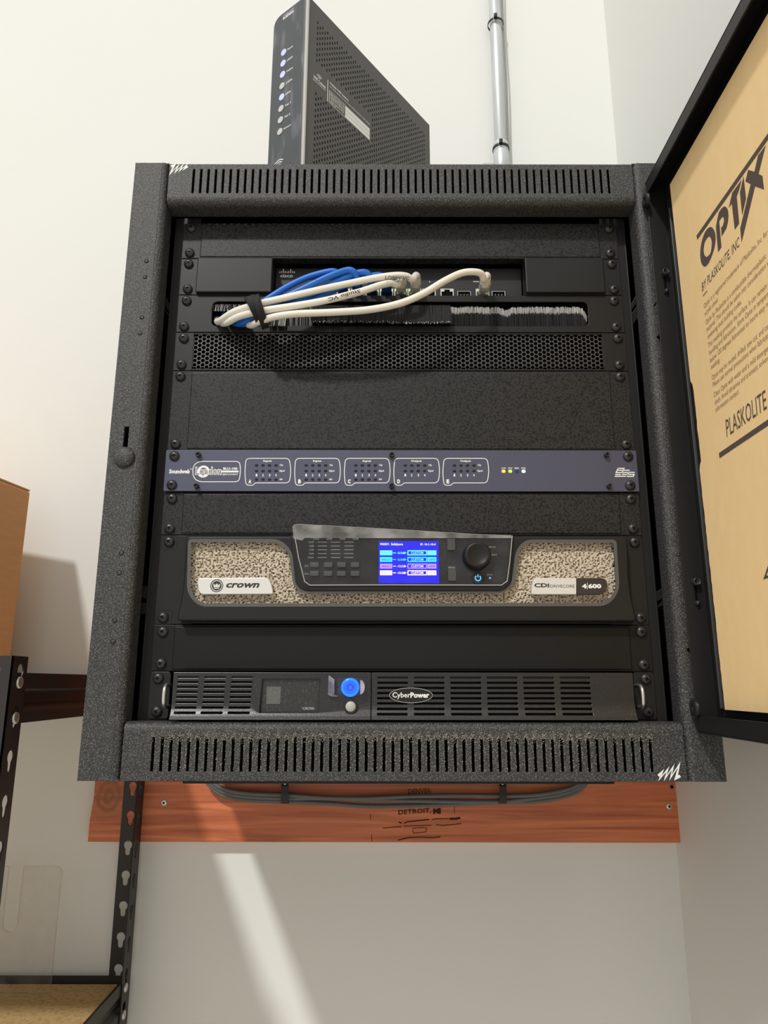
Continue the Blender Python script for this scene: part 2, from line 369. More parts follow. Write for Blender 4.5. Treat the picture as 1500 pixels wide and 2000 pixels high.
# grey cables along the board
for k in range(3):
    o = [(-.004, .0035), (.0005, -.0015), (.004, -.0065)][k]
    px = [(404, 1519), (416, 1532), (432, 1543), (460, 1551), (500, 1555), (558, 1557), (640, 1560), (720, 1563), (800, 1562), (900, 1561), (980, 1560), (1040, 1557), (1090, 1550), (1125, 1539), (1142, 1525), (1148, 1512)]
    pts = []
    for i, (a, b) in enumerate(px):
        q = aty(a, b, .418); wob = math.sin(i*.9+k*2.1)*.0022 if 5 < i < 11 else 0
        end = min(i, len(px)-1-i); pts.append(q+Vector((0, o[0]*.6+k*.0, o[1]+wob)))
    solo('grey_cable', tube('grey_cable', smooth_path(pts, 5), .0032, M_cg, 10), ('grey cable uppermost in the bundle sagging below the rack', 'grey cable in the middle of the bundle sagging below the rack', 'grey cable lowest in the bundle sagging below the rack')[k], 'cable', 'grey cables under the rack')
for px in (558, 980):
    q = aty(px, 1552, .418); cl = thing('cable_clip', 'black plastic clip holding the grey cables %s on the board' % ('below the left part of the stamped writing' if False else ('near the sunlit strip' if px < 700 else 'right of the stamped city name')), 'cable clip', (q.x, YB, q.z))
    zt, zb = aty(px, 1532, .41).z, aty(px, 1568, .41).z
    prof = [(YB-.0005, zt+.012), (.4085, zt+.004), (.4045, (zt+zb)/2+.004), (.4045, zb+.004), (.409, zb-.001), (YB-.0005, zb-.0025)]
    prof = [Vector((0, a, b)) for a, b in prof]; sm = smooth_path(prof, 4); V = []; Fc = []
    for i, p in enumerate(sm):
        for dx in (-.0052, .0052): V.append((q.x+dx, p.y, p.z))
        for dx in (-.0052, .0052): V.append((q.x+dx, p.y+.0012, p.z))
    for i in range(len(sm)-1):
        a = 4*i; b = a+4; Fc += [(a, a+1, b+1, b), (a+2, b+2, b+3, a+3), (a, b, b+2, a+2), (a+1, a+3, b+3, b+1)]
    part('strap_band', mesh_from('strap_band', V, Fc, M_tie), cl)
    part('clip_rivet', lathe('clip_rivet', [(.0026, 0), (.0024, .001), (.0012, .0018), (0, .002)], Vector((q.x, .4075, zt+.001)), M_rivet, seg=12), cl)

# ------------------------------------------------------------------ conduit on the wall
cx = aty(972, 150, .433).x; cyy = .4315
cd = thing('conduit', 'galvanised steel conduit running up the white wall behind the rack', 'conduit', (cx, cyy, .45))
part('pipe', tube('pipe', [(cx, cyy, .45), (cx, cyy, 1.9)], .0112, M_galv, 20), cd)
zc = aty(979, 296, .42).z
part('coupling', lathe('coupling', [(.0112, -.06), (.0138, -.06), (.0142, -.02), (.0142, .004), (.0131, .006), (.0142, .008), (.0142, .014), (.0131, .016), (.0136, .018), (.0136, .026), (.0112, .029)], Vector((cx, cyy, zc)), M_galv, Vector((0, 0, 1)), 24), cd)
bm = bmesh.new(); zs = zc-.012
add_box(bm, cx-.034, cx-.012, YW-.004, YW-.0003, zs-.012, zs+.010, .001); add_lathe(bm, [(.004, 0), (.004, .002), (.002, .003), (0, .003)], Vector((cx-.027, YW-.004, zs)), seg=12)
part('strap_tab', bm_mesh('strap_tab', bm, M_galv), cd)
for py in (38, 283):
    q = aty(968 if py < 100 else 978, py, .42); t = thing('cable_tie', 'black cable tie round the conduit %s' % ('high above the coupling' if py < 100 else 'just above its coupling'), 'cable tie', (cx, cyy, q.z))
    bm = bmesh.new(); n = 28; R = .0143
    for i in range(n):
        a0, a1 = 2*math.pi*i/n, 2*math.pi*(i+1)/n
        vs = [bm.verts.new((cx+r_*math.cos(a), cyy+r_*math.sin(a), q.z+dz)) for a in (a0, a1) for r_ in (R, R+.0013) for dz in (-.0022, .0022)]
        for f in ((2, 3, 7, 6), (0, 4, 5, 1), (1, 5, 7, 3), (0, 2, 6, 4)): bm.faces.new([vs[k] for k in f])
    part('tie_band', bm_mesh('tie_band', bm, M_tie), t)
    part('tie_head', box('tie_head', cx-.006, cx+.0005, cyy-.0195, cyy-.0143, q.z-.001, q.z+.0075, M_tie, .0008), t)
pts = [(cx+.0125, cyy+.004, zc+.03), (cx+.0125, cyy+.004, zc+.10)]
pts = [aty(x, y, .432) for x, y in ((993, 300), (991, 240), (990, 190), (988.5, 150), (986, 110), (983.5, 70), (981.5, 40), (980.5, 0), (979.5, -60), (978, -160))]
for q in pts: q.x = max(q.x, cx+.0125)
solo('thin_cable', tube('thin_cable', smooth_path(pts, 4), .0016, mat('thin grey wire', (.24, .24, .23), .5), 8), 'thin grey wire tied along the right side of the conduit', 'cable')

# ------------------------------------------------------------------ rack cabinet
YF = -.028; FF = MAP_XZ(YF)
XL, XR, ZB, ZT = -.2908, .2882, -.0515, .5890
IL, IR, IB, IT = -.2538, .2540, -.0008, .5378
rack = thing('rack_cabinet', 'black wall-mounted equipment rack with an open door and vented frame', 'rack', ((XL+XR)/2, .2, ZB))
def fillet_bar(bm, axis, a0, a1, edge, sign, r=.007, y0=YF, y1=-.005, n=6):
    """rounded return along the opening edge; axis 'x' -> edge is a z value, 'z' -> edge is an x value"""
    prof = [(edge+sign*r-sign*r*math.sin(t), y0+r-r*math.cos(t)) for t in (math.pi/2*i/n for i in range(n+1))]+[(edge, y1)]
    vs = [[bm.verts.new((a, y, e) if axis == 'x' else (e, y, a)) for e, y in prof] for a in (a0, a1)]
    for i in range(len(prof)-1):
        f = bm.faces.new((vs[0][i], vs[0][i+1], vs[1][i+1], vs[1][i])); f.smooth = True
def add_me(bm, me): bm.from_mesh(me); bpy.data.meshes.remove(me)
def side_post(x0, x1, inner, sign, holes):
    bm = bmesh.new(); r = .007; e = inner+sign*r
    a, b = (x0, e) if sign < 0 else (e, x1)
    add_me(bm, plate('p', [[(a, ZB), (b, ZB), (b, ZT), (a, ZT)]]+holes, .002, M_powder, MAP_XZ(YF+.002), .0006, 1))
    fillet_bar(bm, 'z', ZB, ZT, inner, sign)
    xo = x0 if sign < 0 else x1
    add_box(bm, min(xo, xo-sign*.0018), max(xo, xo-sign*.0018), YF+.001, .03, ZB, ZT)
    for z0, z1 in ((ZB, ZB+.0015), (ZT-.0015, ZT)): add_box(bm, x0, x1, YF+.001, .03, z0, z1)
    return bm_mesh('frame_post', bm, M_powder)
def fpt(px, py): q = aty(px, py, YF); return (q.x, q.z)
k0 = fpt(246, 853); kslot = [(k0[0]-.0022, k0[1]-.0105), (k0[0]+.0022, k0[1]-.0105), (k0[0]+.0022, k0[1]+.0105), (k0[0]-.0022, k0[1]+.0105)]
part('frame_post', side_post(XL, IL, IL, -1, [kslot]), rack)
def tri(L):
    P = [fpt(*q) for q in L]; d = .2632-min(p[0] for p in P); return [(p[0]+d, p[1]) for p in P]
rp = part('frame_post', side_post(IR, XR, IR, 1, [tri([(1278, 658), (1289, 648), (1290, 671)]), tri([(1337, 1267), (1347, 1266), (1349, 1281)]), tri([(1276, 598), (1283, 586), (1283, 591), (1278, 599)])]), rack)
ck = part('lock_cover', lathe('lock_cover', [(.0105, 0), (.0105, .0012), (.0098, .0026), (.007, .0040), (.0035, .0047), (0, .0049)], Vector((fpt(243, 893)[0], YF, fpt(243, 893)[1])), M_powder, seg=32), rack)
def plug(c, r):
    bm = bmesh.new(); add_lathe(bm, [(r*1.12, .00005), (r*1.12, .00012), (r*.95, .00012), (r*.92, .00005)], Vector(c), seg=18, mi=1); add_lathe(bm, [(r*.92, .00003), (r*.9, .0002), (0, .0002)], Vector(c), seg=18)
    return bm_mesh('rivet_plug', bm, [M_powder, M_recess])
for px, py in ((286, 510), (283, 541), (277, 620), (274, 651), (237, 1080), (233, 1119), (224, 1212), (221, 1253), (1277, 509), (1326, 1084)):
    q = fpt(px, py); part('rivet_plug', plug((q[0], YF, q[1]), .0021 if px < 1000 else .0014), rack)
def vent_bar(z0, z1, s0, s1, xa, xb, inner, sign, x0, x1):
    bm = bmesh.new(); n = 57; hw = .00125; holes = []
    for i in range(n):
        x = xa+(xb-xa)*i/(n-1); holes.append(rrect(x-hw, x+hw, s0, s1, .0009, 2))
    add_me(bm, plate('p', [[(x0, z0), (x1, z0), (x1, z1), (x0, z1)]]+holes, .002, M_powder, MAP_XZ(YF+.002), .0004, 1))
    fillet_bar(bm, 'x', x0, x1, inner, sign)
    zo = z1 if sign > 0 else z0
    add_box(bm, x0, x1, YF+.001, .03, min(zo, zo-sign*.0015), max(zo, zo-sign*.0015))
    return bm_mesh('vent_bar', bm, M_powder)
part('vent_bar', vent_bar(IT+.007, ZT-.0018, .5505, .5808, -.2258, .2268, IT, 1, IL+.0006, IR-.0003), rack)
part('vent_bar', vent_bar(ZB, IB-.007, -.0436, -.0142, -.2250, .2226, IB, -1, IL+.0012, IR-.0008), rack, label='lower vented bar of the frame, furred with grey dust')
# swoosh logos
lg = [(130, 190), (195, 165), (120, 322), (270, 168), (210, 295), (350, 160), (290, 268), (425, 158), (370, 240), (438, 190)]
L1 = [fpt(320+x/9.375, 305+y/9.375) for x, y in lg]
part('frame_logo', stroke('frame_logo', L1, .0023, M_white, FF), rack)
c1 = Vector((sum(p[0] for p in L1)/10, sum(p[1] for p in L1)/10)); c2 = Vector(fpt(1307, 1511))
part('frame_logo', stroke('frame_logo', [tuple(c2-(Vector(p)-c1)*1.06) for p in L1], .0023, M_white, FF), rack)
# dust on the lower bar
V, Fc = [], []
rd = random.Random(3)
for i in range(5200):
    s = rd.randrange(57); xs = -.2250+(.2226+.2250)*s/56
    if rd.random() < .5: x = xs+rd.gauss(0, .0016); z = rd.choice((-.0135, -.0125))+rd.gauss(0, .0022)
    else:
        x = xs+rd.choice((-1, 1))*(.0014+abs(rd.gauss(0, .0009))); z = -.0142-.029*rd.random()**1.5
    dens = 1 if -.215 < x < .17 else .45
    if z > -.0078 or rd.random() > dens: continue
    a = rd.random()*6.28; l = rd.uniform(.0003, .0019); ww = rd.uniform(.00018, .00045); o = len(V)
    d = Vector((math.cos(a), 0, math.sin(a))); e = Vector((-d.z, 0, d.x)); c = Vector((x, YF-.0002-rd.random()*.0007, z))
    V += [c-d*l*.5-e*ww*.5, c+d*l*.5, c-d*l*.2+e*ww, c+Vector((0, -.0005, 0))]
    Fc += [(o, o+1, o+3), (o+1, o+2, o+3), (o+2, o, o+3)]
part('dust', mesh_from('dust', V, Fc, M_dust), rack, kind='stuff', label='grey dust clinging to the lower vents')
# body shell
bx0, bx1 = XL+.006, XR-.006
slots = []
for zz0, zz1 in ((.036, .064), (.000, .029)):
    for i in range(6): yy = .022+i*.0062; slots.append([(-yy-.0014, zz0), (-yy+.0014, zz0), (-yy+.0014, zz1), (-yy-.0014, zz1)])
part('side_panel', plate('side_panel', [[(-.43, ZB+.002), (-.0, ZB+.002), (-.0, ZT-.002), (-.43, ZT-.002)]]+slots, .0015, M_inner, MAP_YZ(bx0+.0015), 0), rack)
part('side_panel', box('side_panel', bx1-.0015, bx1, 0, .43, ZB+.002, ZT-.002, M_inner), rack)
part('top_panel', box('top_panel', bx0, bx1, -.02, .43, ZT-.0032, ZT-.0018, M_smooth), rack)
part('bottom_panel', box('bottom_panel', bx0, bx1, .03, .43, ZB+.001, ZB+.003, M_smooth), rack)
part('back_panel', box('back_panel', bx0, bx1, .4285, .4305, ZB+.002, ZT-.002, M_inner), rack)
part('base_pan', box('base_pan', -.236, .233, .12, .428, -.0728, ZB+.0009, M_smooth, .001), rack)
for s in (-1, 1):
    xo = s*.2500
    bm = bmesh.new(); add_box(bm, min(s*.2235, xo), max(s*.2235, xo), .0030, .0048, -.008, .5414); add_box(bm, min(xo, xo+s*.0018), max(xo, xo+s*.0018), .003, .06, -.008, .5414, .0006)
    part('rack_rail', bm_mesh('rack_rail', bm, M_smooth), rack)
# latch brackets between frame and rail
def bracket(pxs, Y0, flip):
    me = plate('latch_bracket', [[(aty(x, y, Y0).x, aty(x, y, Y0).z) for x, y in L] for L in pxs], .0016, M_smooth, MAP_XZ(Y0+.0016), .0003, 1)
    return me
part('latch_bracket', bracket([[(1228, 603), (1246, 570), (1252, 612), (1232, 640), (1229, 624)], [(1229, 612), (1243, 593), (1244, 598), (1230, 618)]], .004, 0), rack)
part('latch_bracket', bracket([[(1278, 1158), (1300, 1145), (1304, 1200), (1280, 1205)], [(1279, 1176), (1297, 1169), (1297, 1180), (1281, 1187)]], .004, 0), rack)
part('latch_bracket', bracket([[(317, 572), (322, 575), (334, 602), (332, 622), (318, 600)], [(320, 592), (330, 610), (329, 614), (320, 600)]], .004, 0), rack)
part('latch_bracket', bracket([[(272, 1142), (288, 1146), (292, 1158), (286, 1198), (270, 1200)], [(273, 1166), (287, 1170), (286, 1178), (273, 1176)]], .004, 0), rack)

# ------------------------------------------------------------------ rack door (open, standing out from the wall) and its contents
XD0, XD1 = .2645, .2845          # free edge of the flanges / main plate
DY0, DY1 = -.031, -.600          # hinge end / latch end
DZ0, DZ1 = -.0098, .5605
ob = [(-DY0, DZ0), (-DY1, DZ0), (-DY1, DZ1), (-DY0, DZ1)]
win = [(.075, .03), (.565, .03), (.565, .52), (.075, .52)]
door = part('door', plate('door', [ob, win], .0015, M_smooth, MAP_YZ(XD1+.0015), .0003, 1), rack, label='open rack door standing straight out from the frame')
def flange(lst): return boxes('flange', lst, M_smooth, .0005)
LIP = .0155
part('flange', flange([(XD0, XD1, DY1, DY0, DZ1-.0015, DZ1), (XD0, XD0+.0015, DY1, DY0-.0016, DZ1-LIP, DZ1-.0017)]), door)
part('flange', flange([(XD0, XD1, DY1, DY0, DZ0, DZ0+.0015), (XD0, XD0+.0015, DY1, DY0-.0016, DZ0+.0017, DZ0+LIP)]), door)
part('flange', flange([(XD0, XD1, DY0-.0015, DY0, DZ0+.0016, DZ1-.0016)]), door)
part('flange', flange([(XD0, XD1, DY1, DY1+.0015, DZ0+.0016, DZ1-.0016)]), door)
part('gasket', boxes('gasket', [(XD1-.0030, XD1-.0002, DY0-.0150, DY0-.0130, .012, .520)], mat('worn steel edge', (.10, .10, .10), .35, .5), .0004), door)
for py in ((535, 570), (1137, 1178)):
    for k, y in enumerate(py):
        q = aty((1298, 1301)[k] if py[0] < 1000 else (1355, 1358)[k], y, DY0-.0016); q.x = .2752
        if k == 0: part('hinge_bolt', lathe('hinge_bolt', [(.0036, 0), (.0038, .005), (.0034, .0062), (.0026, .0062), (.0022, .003), (0, .003)], q, M_screw, seg=18), door)
        else: part('hinge_pin', lathe('hinge_pin', [(.0022, 0), (.0022, .003), (.0012, .0042), (0, .0044)], q, M_screw, seg=14), door)
    a = aty(1299, py[0], DY0-.0016).z if py[0] < 1000 else aty(1355, py[0], DY0-.0016).z
    b = aty(1301, py[1], DY0-.0016).z if py[0] < 1000 else aty(1358, py[1], DY0-.0016).z
    part('hinge_slot', box('hinge_slot', .2740, .2764, DY0-.0019, DY0-.0015, b, a, M_recess), door)
for z in (.535, .012):
    part('hinge_ear', lathe('hinge_ear', [(.0075, 0), (.0075, .003), (.004, .0034), (.0032, .0034), (.0028, .001), (0, .001)], Vector((XD0-.0012, DY0-.006, z)), M_smooth, Vector((-1, 0, 0)), 20), door)

XS = .2795
def spt(px, py): q = atx(px, py, XS-.0002); return (-q.y, q.z)
s0 = .0575; zt, zb2 = .5385, .0115
n0, n1 = atx(1350, 745, XS).z, atx(1367, 908, XS).z
outl = [(s0, zb2), (.590, zb2), (.590, zt), (s0, zt), (s0, n0+.001), (s0+.0035, n0-.004)]
rn = random.Random(5)
for i in range(1, 12):
    z = n0-.004+(n1+.004-n0+.004)*i/12; outl.append((s0+.0042+rn.uniform(-.0006, .0006), z))
outl += [(s0+.0045, n1+.003), (s0+.0015, n1)]
for i in range(1, 45):
    z = n1+(zb2-n1)*i/45; outl.append((s0+rn.uniform(-.0005, .0004), z))
sheet = thing('acrylic_sheet', 'kraft-paper masked acrylic sheet with brown print set in the open rack door', 'sheet', (XS, -.3, zb2))
part('masking_paper', plate('masking_paper', [outl], .0004, M_kraft, MAP_YZ(XS+.0004)), sheet)
part('acrylic_pane', box('acrylic_pane', XS+.00045, XS+.0040, -.589, -.0600, zb2+.0005, zt-.0005, mat('dark acrylic core', (.02, .02, .02), .15)), sheet)
FS = MAP_YZ(XS)
Z2 = lambda x, y: spt(1340+x/9.375, 280+y/9.375)
def flat(name, loops, m): return plate(name, loops, .00015, m, FS, 0, 0, .00005)
def crl(P, n=5):
    P = [Vector(p) for p in P]; N = len(P); out = []
    for i in range(N):
        p0, p1, p2, p3 = P[i-1], P[i], P[(i+1) % N], P[(i+2) % N]
        for k in range(n):
            t = k/n; out.append(tuple(.5*((2*p1)+(p2-p0)*t+(2*p0-5*p1+4*p2-p3)*t*t+(3*p1-p0-3*p2+p3)*t**3)))
    return out
Oo = crl([Z2(*q) for q in ((440, 1530), (510, 1590), (538, 1720), (520, 1900), (450, 2110), (390, 2220), (335, 2255), (280, 2190), (258, 2020), (285, 1800), (350, 1620))])
Oi = crl([Z2(*q) for q in ((415, 1705), (455, 1745), (470, 1830), (450, 1990), (405, 2060), (365, 2078), (330, 2030), (320, 1940), (345, 1800))])
part('print_letter', flat('print_letter', [Oo, Oi], M_ink), sheet)
for L in ([(545, 1530), (570, 1390), (600, 1260), (650, 1190), (700, 1150), (745, 1180), (768, 1240), (775, 1330), (765, 1440), (735, 1560), (650, 1700), (640, 1550), (675, 1500), (692, 1430), (692, 1370), (670, 1340), (640, 1370), (605, 1425), (645, 1900), (585, 1990)],
          [(780, 1180), (845, 900), (1015, 665), (975, 830), (925, 975), (970, 1465), (890, 1580), (835, 1100)],
          [(1050, 605), (985, 900), (1025, 1310), (1095, 1010)],
          [(990, 1560), (1182, 745), (1085, 695), (1135, 485), (1250, 520), (1315, 225), (1455, 35), (1325, 560), (1395, 595), (1425, 845), (1262, 785), (1015, 1810)]):
    part('print_letter', flat('print_letter', [[Z2(*q) for q in L]], M_ink), sheet)
b0, b1 = Z2(190, 1690), Z2(200, 1770); zt_b = (b0[1]); zb_b = b1[1]
part('print_bar', flat('print_bar', [[(b0[0], zt_b), (b1[0]+.0006, zb_b), (.36, zb_b), (.36, zt_b)]], M_ink), sheet)
q0 = spt(1371.5, 572.8); q1 = spt(1340+965/9.375, 480-0/9.375)
part('print_line', text_mesh('BY PLASKOLITE, INC', q0[0], q1[0]+.002, q0[1], q0[1]+.0098, M_ink, FS, .0002, .0, .25), sheet)
q2 = spt(1373, 579); q3 = spt(1381, 567)
part('print_bar', flat('print_bar', [[(q2[0], q2[1]), (q3[0], q2[1]), (q3[0], q2[1]+.0012), (q2[0], q2[1]+.0012)]], M_ink2), sheet)
LN = [(602.7, 'Optix is a registered trademark of Plaskolite, Inc. for'), (617.6, 'acrylic sheet.'), (634.7, 'Optix by Plaskolite is a combustible thermoplastic'), (649, 'material. This should be taken into consideration when'), (663.5, 'reviewing local building codes.'),
      (680, 'This masking protects the surface. It can remain during'), (694.6, 'handling and fabrication. Store Optix in temperatures'), (709.6, 'below 120 degrees Fahrenheit to insure easy removal of'), (723.2, 'masking.'),
      (743.4, 'Optix may be routed, drilled, saw cut, and cemented.'), (757.7, 'Please use normal precautions when fabricating.'), (777.2, 'Clean Optix with water and a mild detergent using a soft'), (792.1, 'cloth. Avoid abrasives and aromatic solvents. For more'), (806.4, 'information contact:')]
ref = fit_text('Optix is a registered trademark of', 0, .2); xs = [v.co.x for v in ref.vertices]; RW = max(xs)-min(xs)
uA = spt(1375, 602.7)[0]; uB = spt(1451, 511)[0]; SX = (uB-uA)/RW
for py, s in LN:
    px = 1375+(py-602.7)*(1396.7-1375)/(806.4-602.7); a = spt(px, py); me = fit_text(s, -.004, .2); xs = [v.co.x for v in me.vertices]; x0 = min(xs)
    for v in me.vertices: v.co = FS(uA+(v.co.x-x0)*SX, a[1]+v.co.y*.0068, .0002)
    me.materials.clear(); me.materials.append(M_ink2); part('print_line', me, sheet)
q0 = spt(1419, 850); q1 = spt(1497, 782)
part('print_line', text_mesh('PLASKOLITE', q0[0], q1[0], q0[1]-.002, q0[1]+.0135, M_ink, FS, .0002, .0, .12), sheet)
q0 = spt(1360+338/7.692, 640+1885/7.692); q1 = spt(1360+348/7.692, 640+1960/7.692)
part('print_bar', flat('print_bar', [[(q0[0], q0[1]), (q1[0], q1[1]), (.38, q1[1]), (.38, q0[1])]], M_ink), sheet)
q0 = spt(1493.5, 1128)
part('print_mark', strokes('print_mark', [([(q0[0], q0[1]), (q0[0]+.030, q0[1]+.030), (q0[0]+.06, q0[1])], .0022, True)], M_ink, FS), sheet)

# ------------------------------------------------------------------ rack screws
def screw_mesh():
    bm = bmesh.new(); R = .0053
    add_lathe(bm, [(R, 0), (R, .0006), (R*.96, .0014), (R*.80, .0024), (R*.55, .0031), (R*.25, .0034), (0, .0035)], Vector((0, 0, 0)), seg=22)
    for k in (0, 1):
        a, b = (.0019, .00048) if k else (.00048, .0019)
        add_box(bm, -a, a, -.00362, -.0028, -b, b, mi=1)
    return bm_mesh('screw', bm, [M_screw, M_recess])
SCREW = screw_mesh()
rs = random.Random(11)
def screws(parent, zlo, zhi, Y=0, x=.2325):
    for s in (-1, 1):
        for z in (zlo+.0064, zhi-.0064):
            o = part('screw', SCREW, parent, (s*x+rs.uniform(-.0006, .0006), Y, z+rs.uniform(-.0003, .0003))); o.rotation_euler = (0, rs.uniform(0, 1.5), 0)
def zr(u0, n): return (12-u0-n)*U+.0004, (12-u0)*U-.0004       # u0 counted from the top
EAR = .2413
def blank(u0, n, label, m):
    z0, z1 = zr(u0, n); t = thing('blank_panel', label, 'rack panel', (0, 0, z0), 'blank filler panels in the rack')
    bm = bmesh.new(); add_box(bm, -EAR, EAR, .0002, .0028, z0, z1, .0005); add_box(bm, -.2215, .2215, -.0006, .014, z0+.0009, z1-.0009, .0016, 3)
    part('face', bm_mesh('face', bm, m), t); screws(t, z0, z1); return t
blank(0, 1, 'black one-unit filler panel at the very top of the rack', M_blank)
blank(4, 2, 'tall speckled black filler panel below the honeycomb vent panel', M_blank)
blank(7, 1, 'speckled black filler panel between the blue processor and the amplifier', M_blank)
blank(10, 1, 'dusty black filler panel between the amplifier and the battery backup', M_blank2)

# ------------------------------------------------------------------ network router with rack ears (unit 2)
z0, z1 = zr(1, 1); P0 = lambda px, py, Y=0: (aty(px, py, Y).x, aty(px, py, Y).z)
rt = thing('network_router', 'black network router with side brackets and a row of ports', 'router', (0, 0, z0))
xa = aty(531, 545, -.004).x; xb = aty(1027, 545, -.004).x; YR = .016
for x0, x1, s in ((-EAR, xa, -1), (xb, EAR, 1)):
    bm = bmesh.new(); e = -.2225*1 if s < 0 else .2225
    add_box(bm, min(x0, x1), max(x0, x1), .0002, .0028, z0, z1, .0004)
    add_box(bm, x0 if s > 0 else e, x1 if s < 0 else e, -.0040, .016, z0+.0008, z1-.0008, .0012, 2)
    part('rack_bracket', bm_mesh('rack_bracket', bm, M_satin if s > 0 else M_satin), rt)
screws(rt, z0, z1)
FR = MAP_XZ(YR)
part('case', box('case', xa+.0006, xb-.0006, YR, .17, z0+.001, z1-.0015, mat('router black', (.014, .014, .015), .5), .0005), rt)
def lab(parent, s, px0, py0, px1, py1, Y, m=M_white, bold=0, shear=0, h=.0002, name='lettering'):
    mx, my = (px0+px1)/2, (py0+py1)/2
    return part(name, text_mesh(s, aty(px0, my, Y).x, aty(px1, my, Y).x, aty(mx, py1, Y).z, aty(mx, py0, Y).z, m, MAP_XZ(Y), h, bold, shear), parent)
lab(rt, 'cisco', 547.5, 535.5, 572, 542, YR, M_white, .018)
bars = []
for i, h in enumerate((3, 4, 8, 4, 3, 4, 8, 4, 3)):
    px = 546.5+i*3.55; yb = 533.5; a = P0(px, yb, YR); b = P0(px, yb-h, YR); bars.append(([a, b], .0009, False))
part('logo_bars', strokes('logo_bars', bars, M_white, FR), rt)
lab(rt, 'USB', 571, 547.5, 578.5, 551, YR, M_white, .03)
lab(rt, 'POWER', 546, 563, 560, 566, YR, M_white, .01)
lab(rt, '4', 837.5, 549, 840, 552, YR, M_white, .02)
lab(rt, 'WAN 1', 924, 549, 938, 551.5, YR, M_white, .02)
def port(parent, px, kind='rj', lit=True):
    w = {'rj': .0148, 'con': .0148}[kind]; h = .0118 if kind == 'rj' else .0098
    x, z = P0(px, 566, YR); zb = z0+.0042; zt = zb+h
    if kind == 'con': zt = zb+.0088
    t = .0012 if kind == 'rj' else .0006
    loop = [(x-w/2, zb), (x+w/2, zb), (x+w/2, zt), (x-w/2, zt)]
    if kind == 'rj': hole = [(x-w/2+t, zb+t), (x+w/2-t, zb+t), (x+w/2-t, zt-t-.0025), (x+.003, zt-t-.0025), (x+.003, zt-t), (x-.003, zt-t), (x-.003, zt-t-.0025), (x-w/2+t, zt-t-.0025)]
    else: hole = [(x-w/2+t, zb+t), (x+w/2-t, zb+t), (x+w/2-t, zt-t), (x-w/2+t, zt-t)]
    p = part('port', plate('port', [loop, hole], .0016, M_port, MAP_XZ(YR), .0002, 1), parent)
    part('port_cavity', box('port_cavity', x-w/2+.0002, x+w/2-.0002, YR-.0006, YR-.0002, zb+.0002, zt-.0002, M_recess), p)
    if kind == 'con':
        for i in (-1, 0, 1): part('contact', lathe('contact', [(.0007, 0), (.0007, .0006), (0, .0006)], Vector((x+i*.0036, YR-.0006, (zb+zt)/2)), M_greyprint, seg=8), p)
        part('catch', box('catch', x+.000, x+.005, YR-.001, YR-.0002, zb-.0017, zb-.0004, M_port), p)
    elif lit:
        part('port_light', box('port_light', x-w/2+.0012, x-w/2+.0032, YR-.0022, YR-.0016, zt-.0034, zt-.0014, M_lgreen), p)
        part('port_light', box('port_light', x+w/2-.0032, x+w/2-.0012, YR-.0022, YR-.0016, zt-.0034, zt-.0014, M_lyel), p)
    return x, (zb+zt)/2
PORTS = {}
for px in (671, 699, 727, 755, 783, 810, 838): PORTS[px] = port(rt, px, 'rj', px in (783, 810, 755))
PORTS[873] = port(rt, 873, 'rj', False); port(rt, 906, 'con'); PORTS[942] = port(rt, 942); port(rt, 973, 'con')
for px in (873, 942):
    x = PORTS[px][0]; part('port_stripe', box('port_stripe', x-.0078, x+.0078, YR-.0004, YR-.0001, z0+.0021, z0+.0030, M_yel), rt)
part('front_lip', box('front_lip', xa+.001, xb-.001, .004, YR-.0002, z0+.0002, z0+.0014, M_satin, .0003), rt)

# ------------------------------------------------------------------ brush panel (unit 3)
z0, z1 = zr(2, 1); bp = thing('brush_panel', 'black cable pass-through panel with a brush-filled slot', 'rack panel', (0, 0, z0))
oL, oR = P0(414, 612)[0], P0(1149, 612)[0]; oT, oB = P0(780, 589)[1], P0(780, 636.5)[1]
part('face', plate('face', [[(-EAR, z0), (EAR, z0), (EAR, z1), (-EAR, z1)], rrect(oL, oR, oB, oT, .0055, 5)], .0026, M_satin, MAP_XZ(.0028), .0004, 1), bp)
screws(bp, z0, z1)
part('backing', box('backing', oL-.006, oR+.006, .014, .016, oB-.004, oT+.004, M_recess), bp)
M_bris = mat('dark bristle', (.028, .029, .031), .5); M_tip = mat('pale bristle tips', (.50, .50, .49), .7)
bm = bmesh.new(); rb = random.Random(9)
def hair(pts, wd, mi):
    vs = []
    for p in pts:
        vs.append((bm.verts.new(p+Vector((-wd, 0, 0))), bm.verts.new(p+Vector((0, -wd, 0))), bm.verts.new(p+Vector((wd, 0, 0)))))
    for a, b in zip(vs, vs[1:]):
        for i in range(2): bm.faces.new((a[i], a[i+1], b[i+1], b[i])).material_index = mi
xm = P0(880, 612)[0]; x5 = P0(610, 612)[0]; x4 = P0(560, 612)[0]; x3 = P0(525, 612)[0]
def tipz(x):
    t = (x-xm)/(oR-xm); z = oT-.0050+.0005*math.sin(x*180)
    d = (x-P0(990, 612)[0])/.006; z -= .0038*math.exp(-d*d)
    if x > oR-.006: z -= (x-oR+.006)*1.6
    return z
x = xm
while x < oR-.0008:                                    # right: bristles from below with frayed pale tips
    zt_ = tipz(x)+rb.uniform(-.0008, .0008); yy = .0045+rb.uniform(-.001, .003); lean = rb.gauss(0, .0005)
    hair([Vector((x, yy+.002, oB-.001)), Vector((x+lean*.5, yy, zt_-.0065))], .00022, 0)
    hair([Vector((x+lean*.5, yy-.0002, zt_-.0062+rb.uniform(-.0012, .001))), Vector((x+lean, yy-.0012, zt_))], .00026, 1)
    x += rb.uniform(.00016, .0003)
x = x5
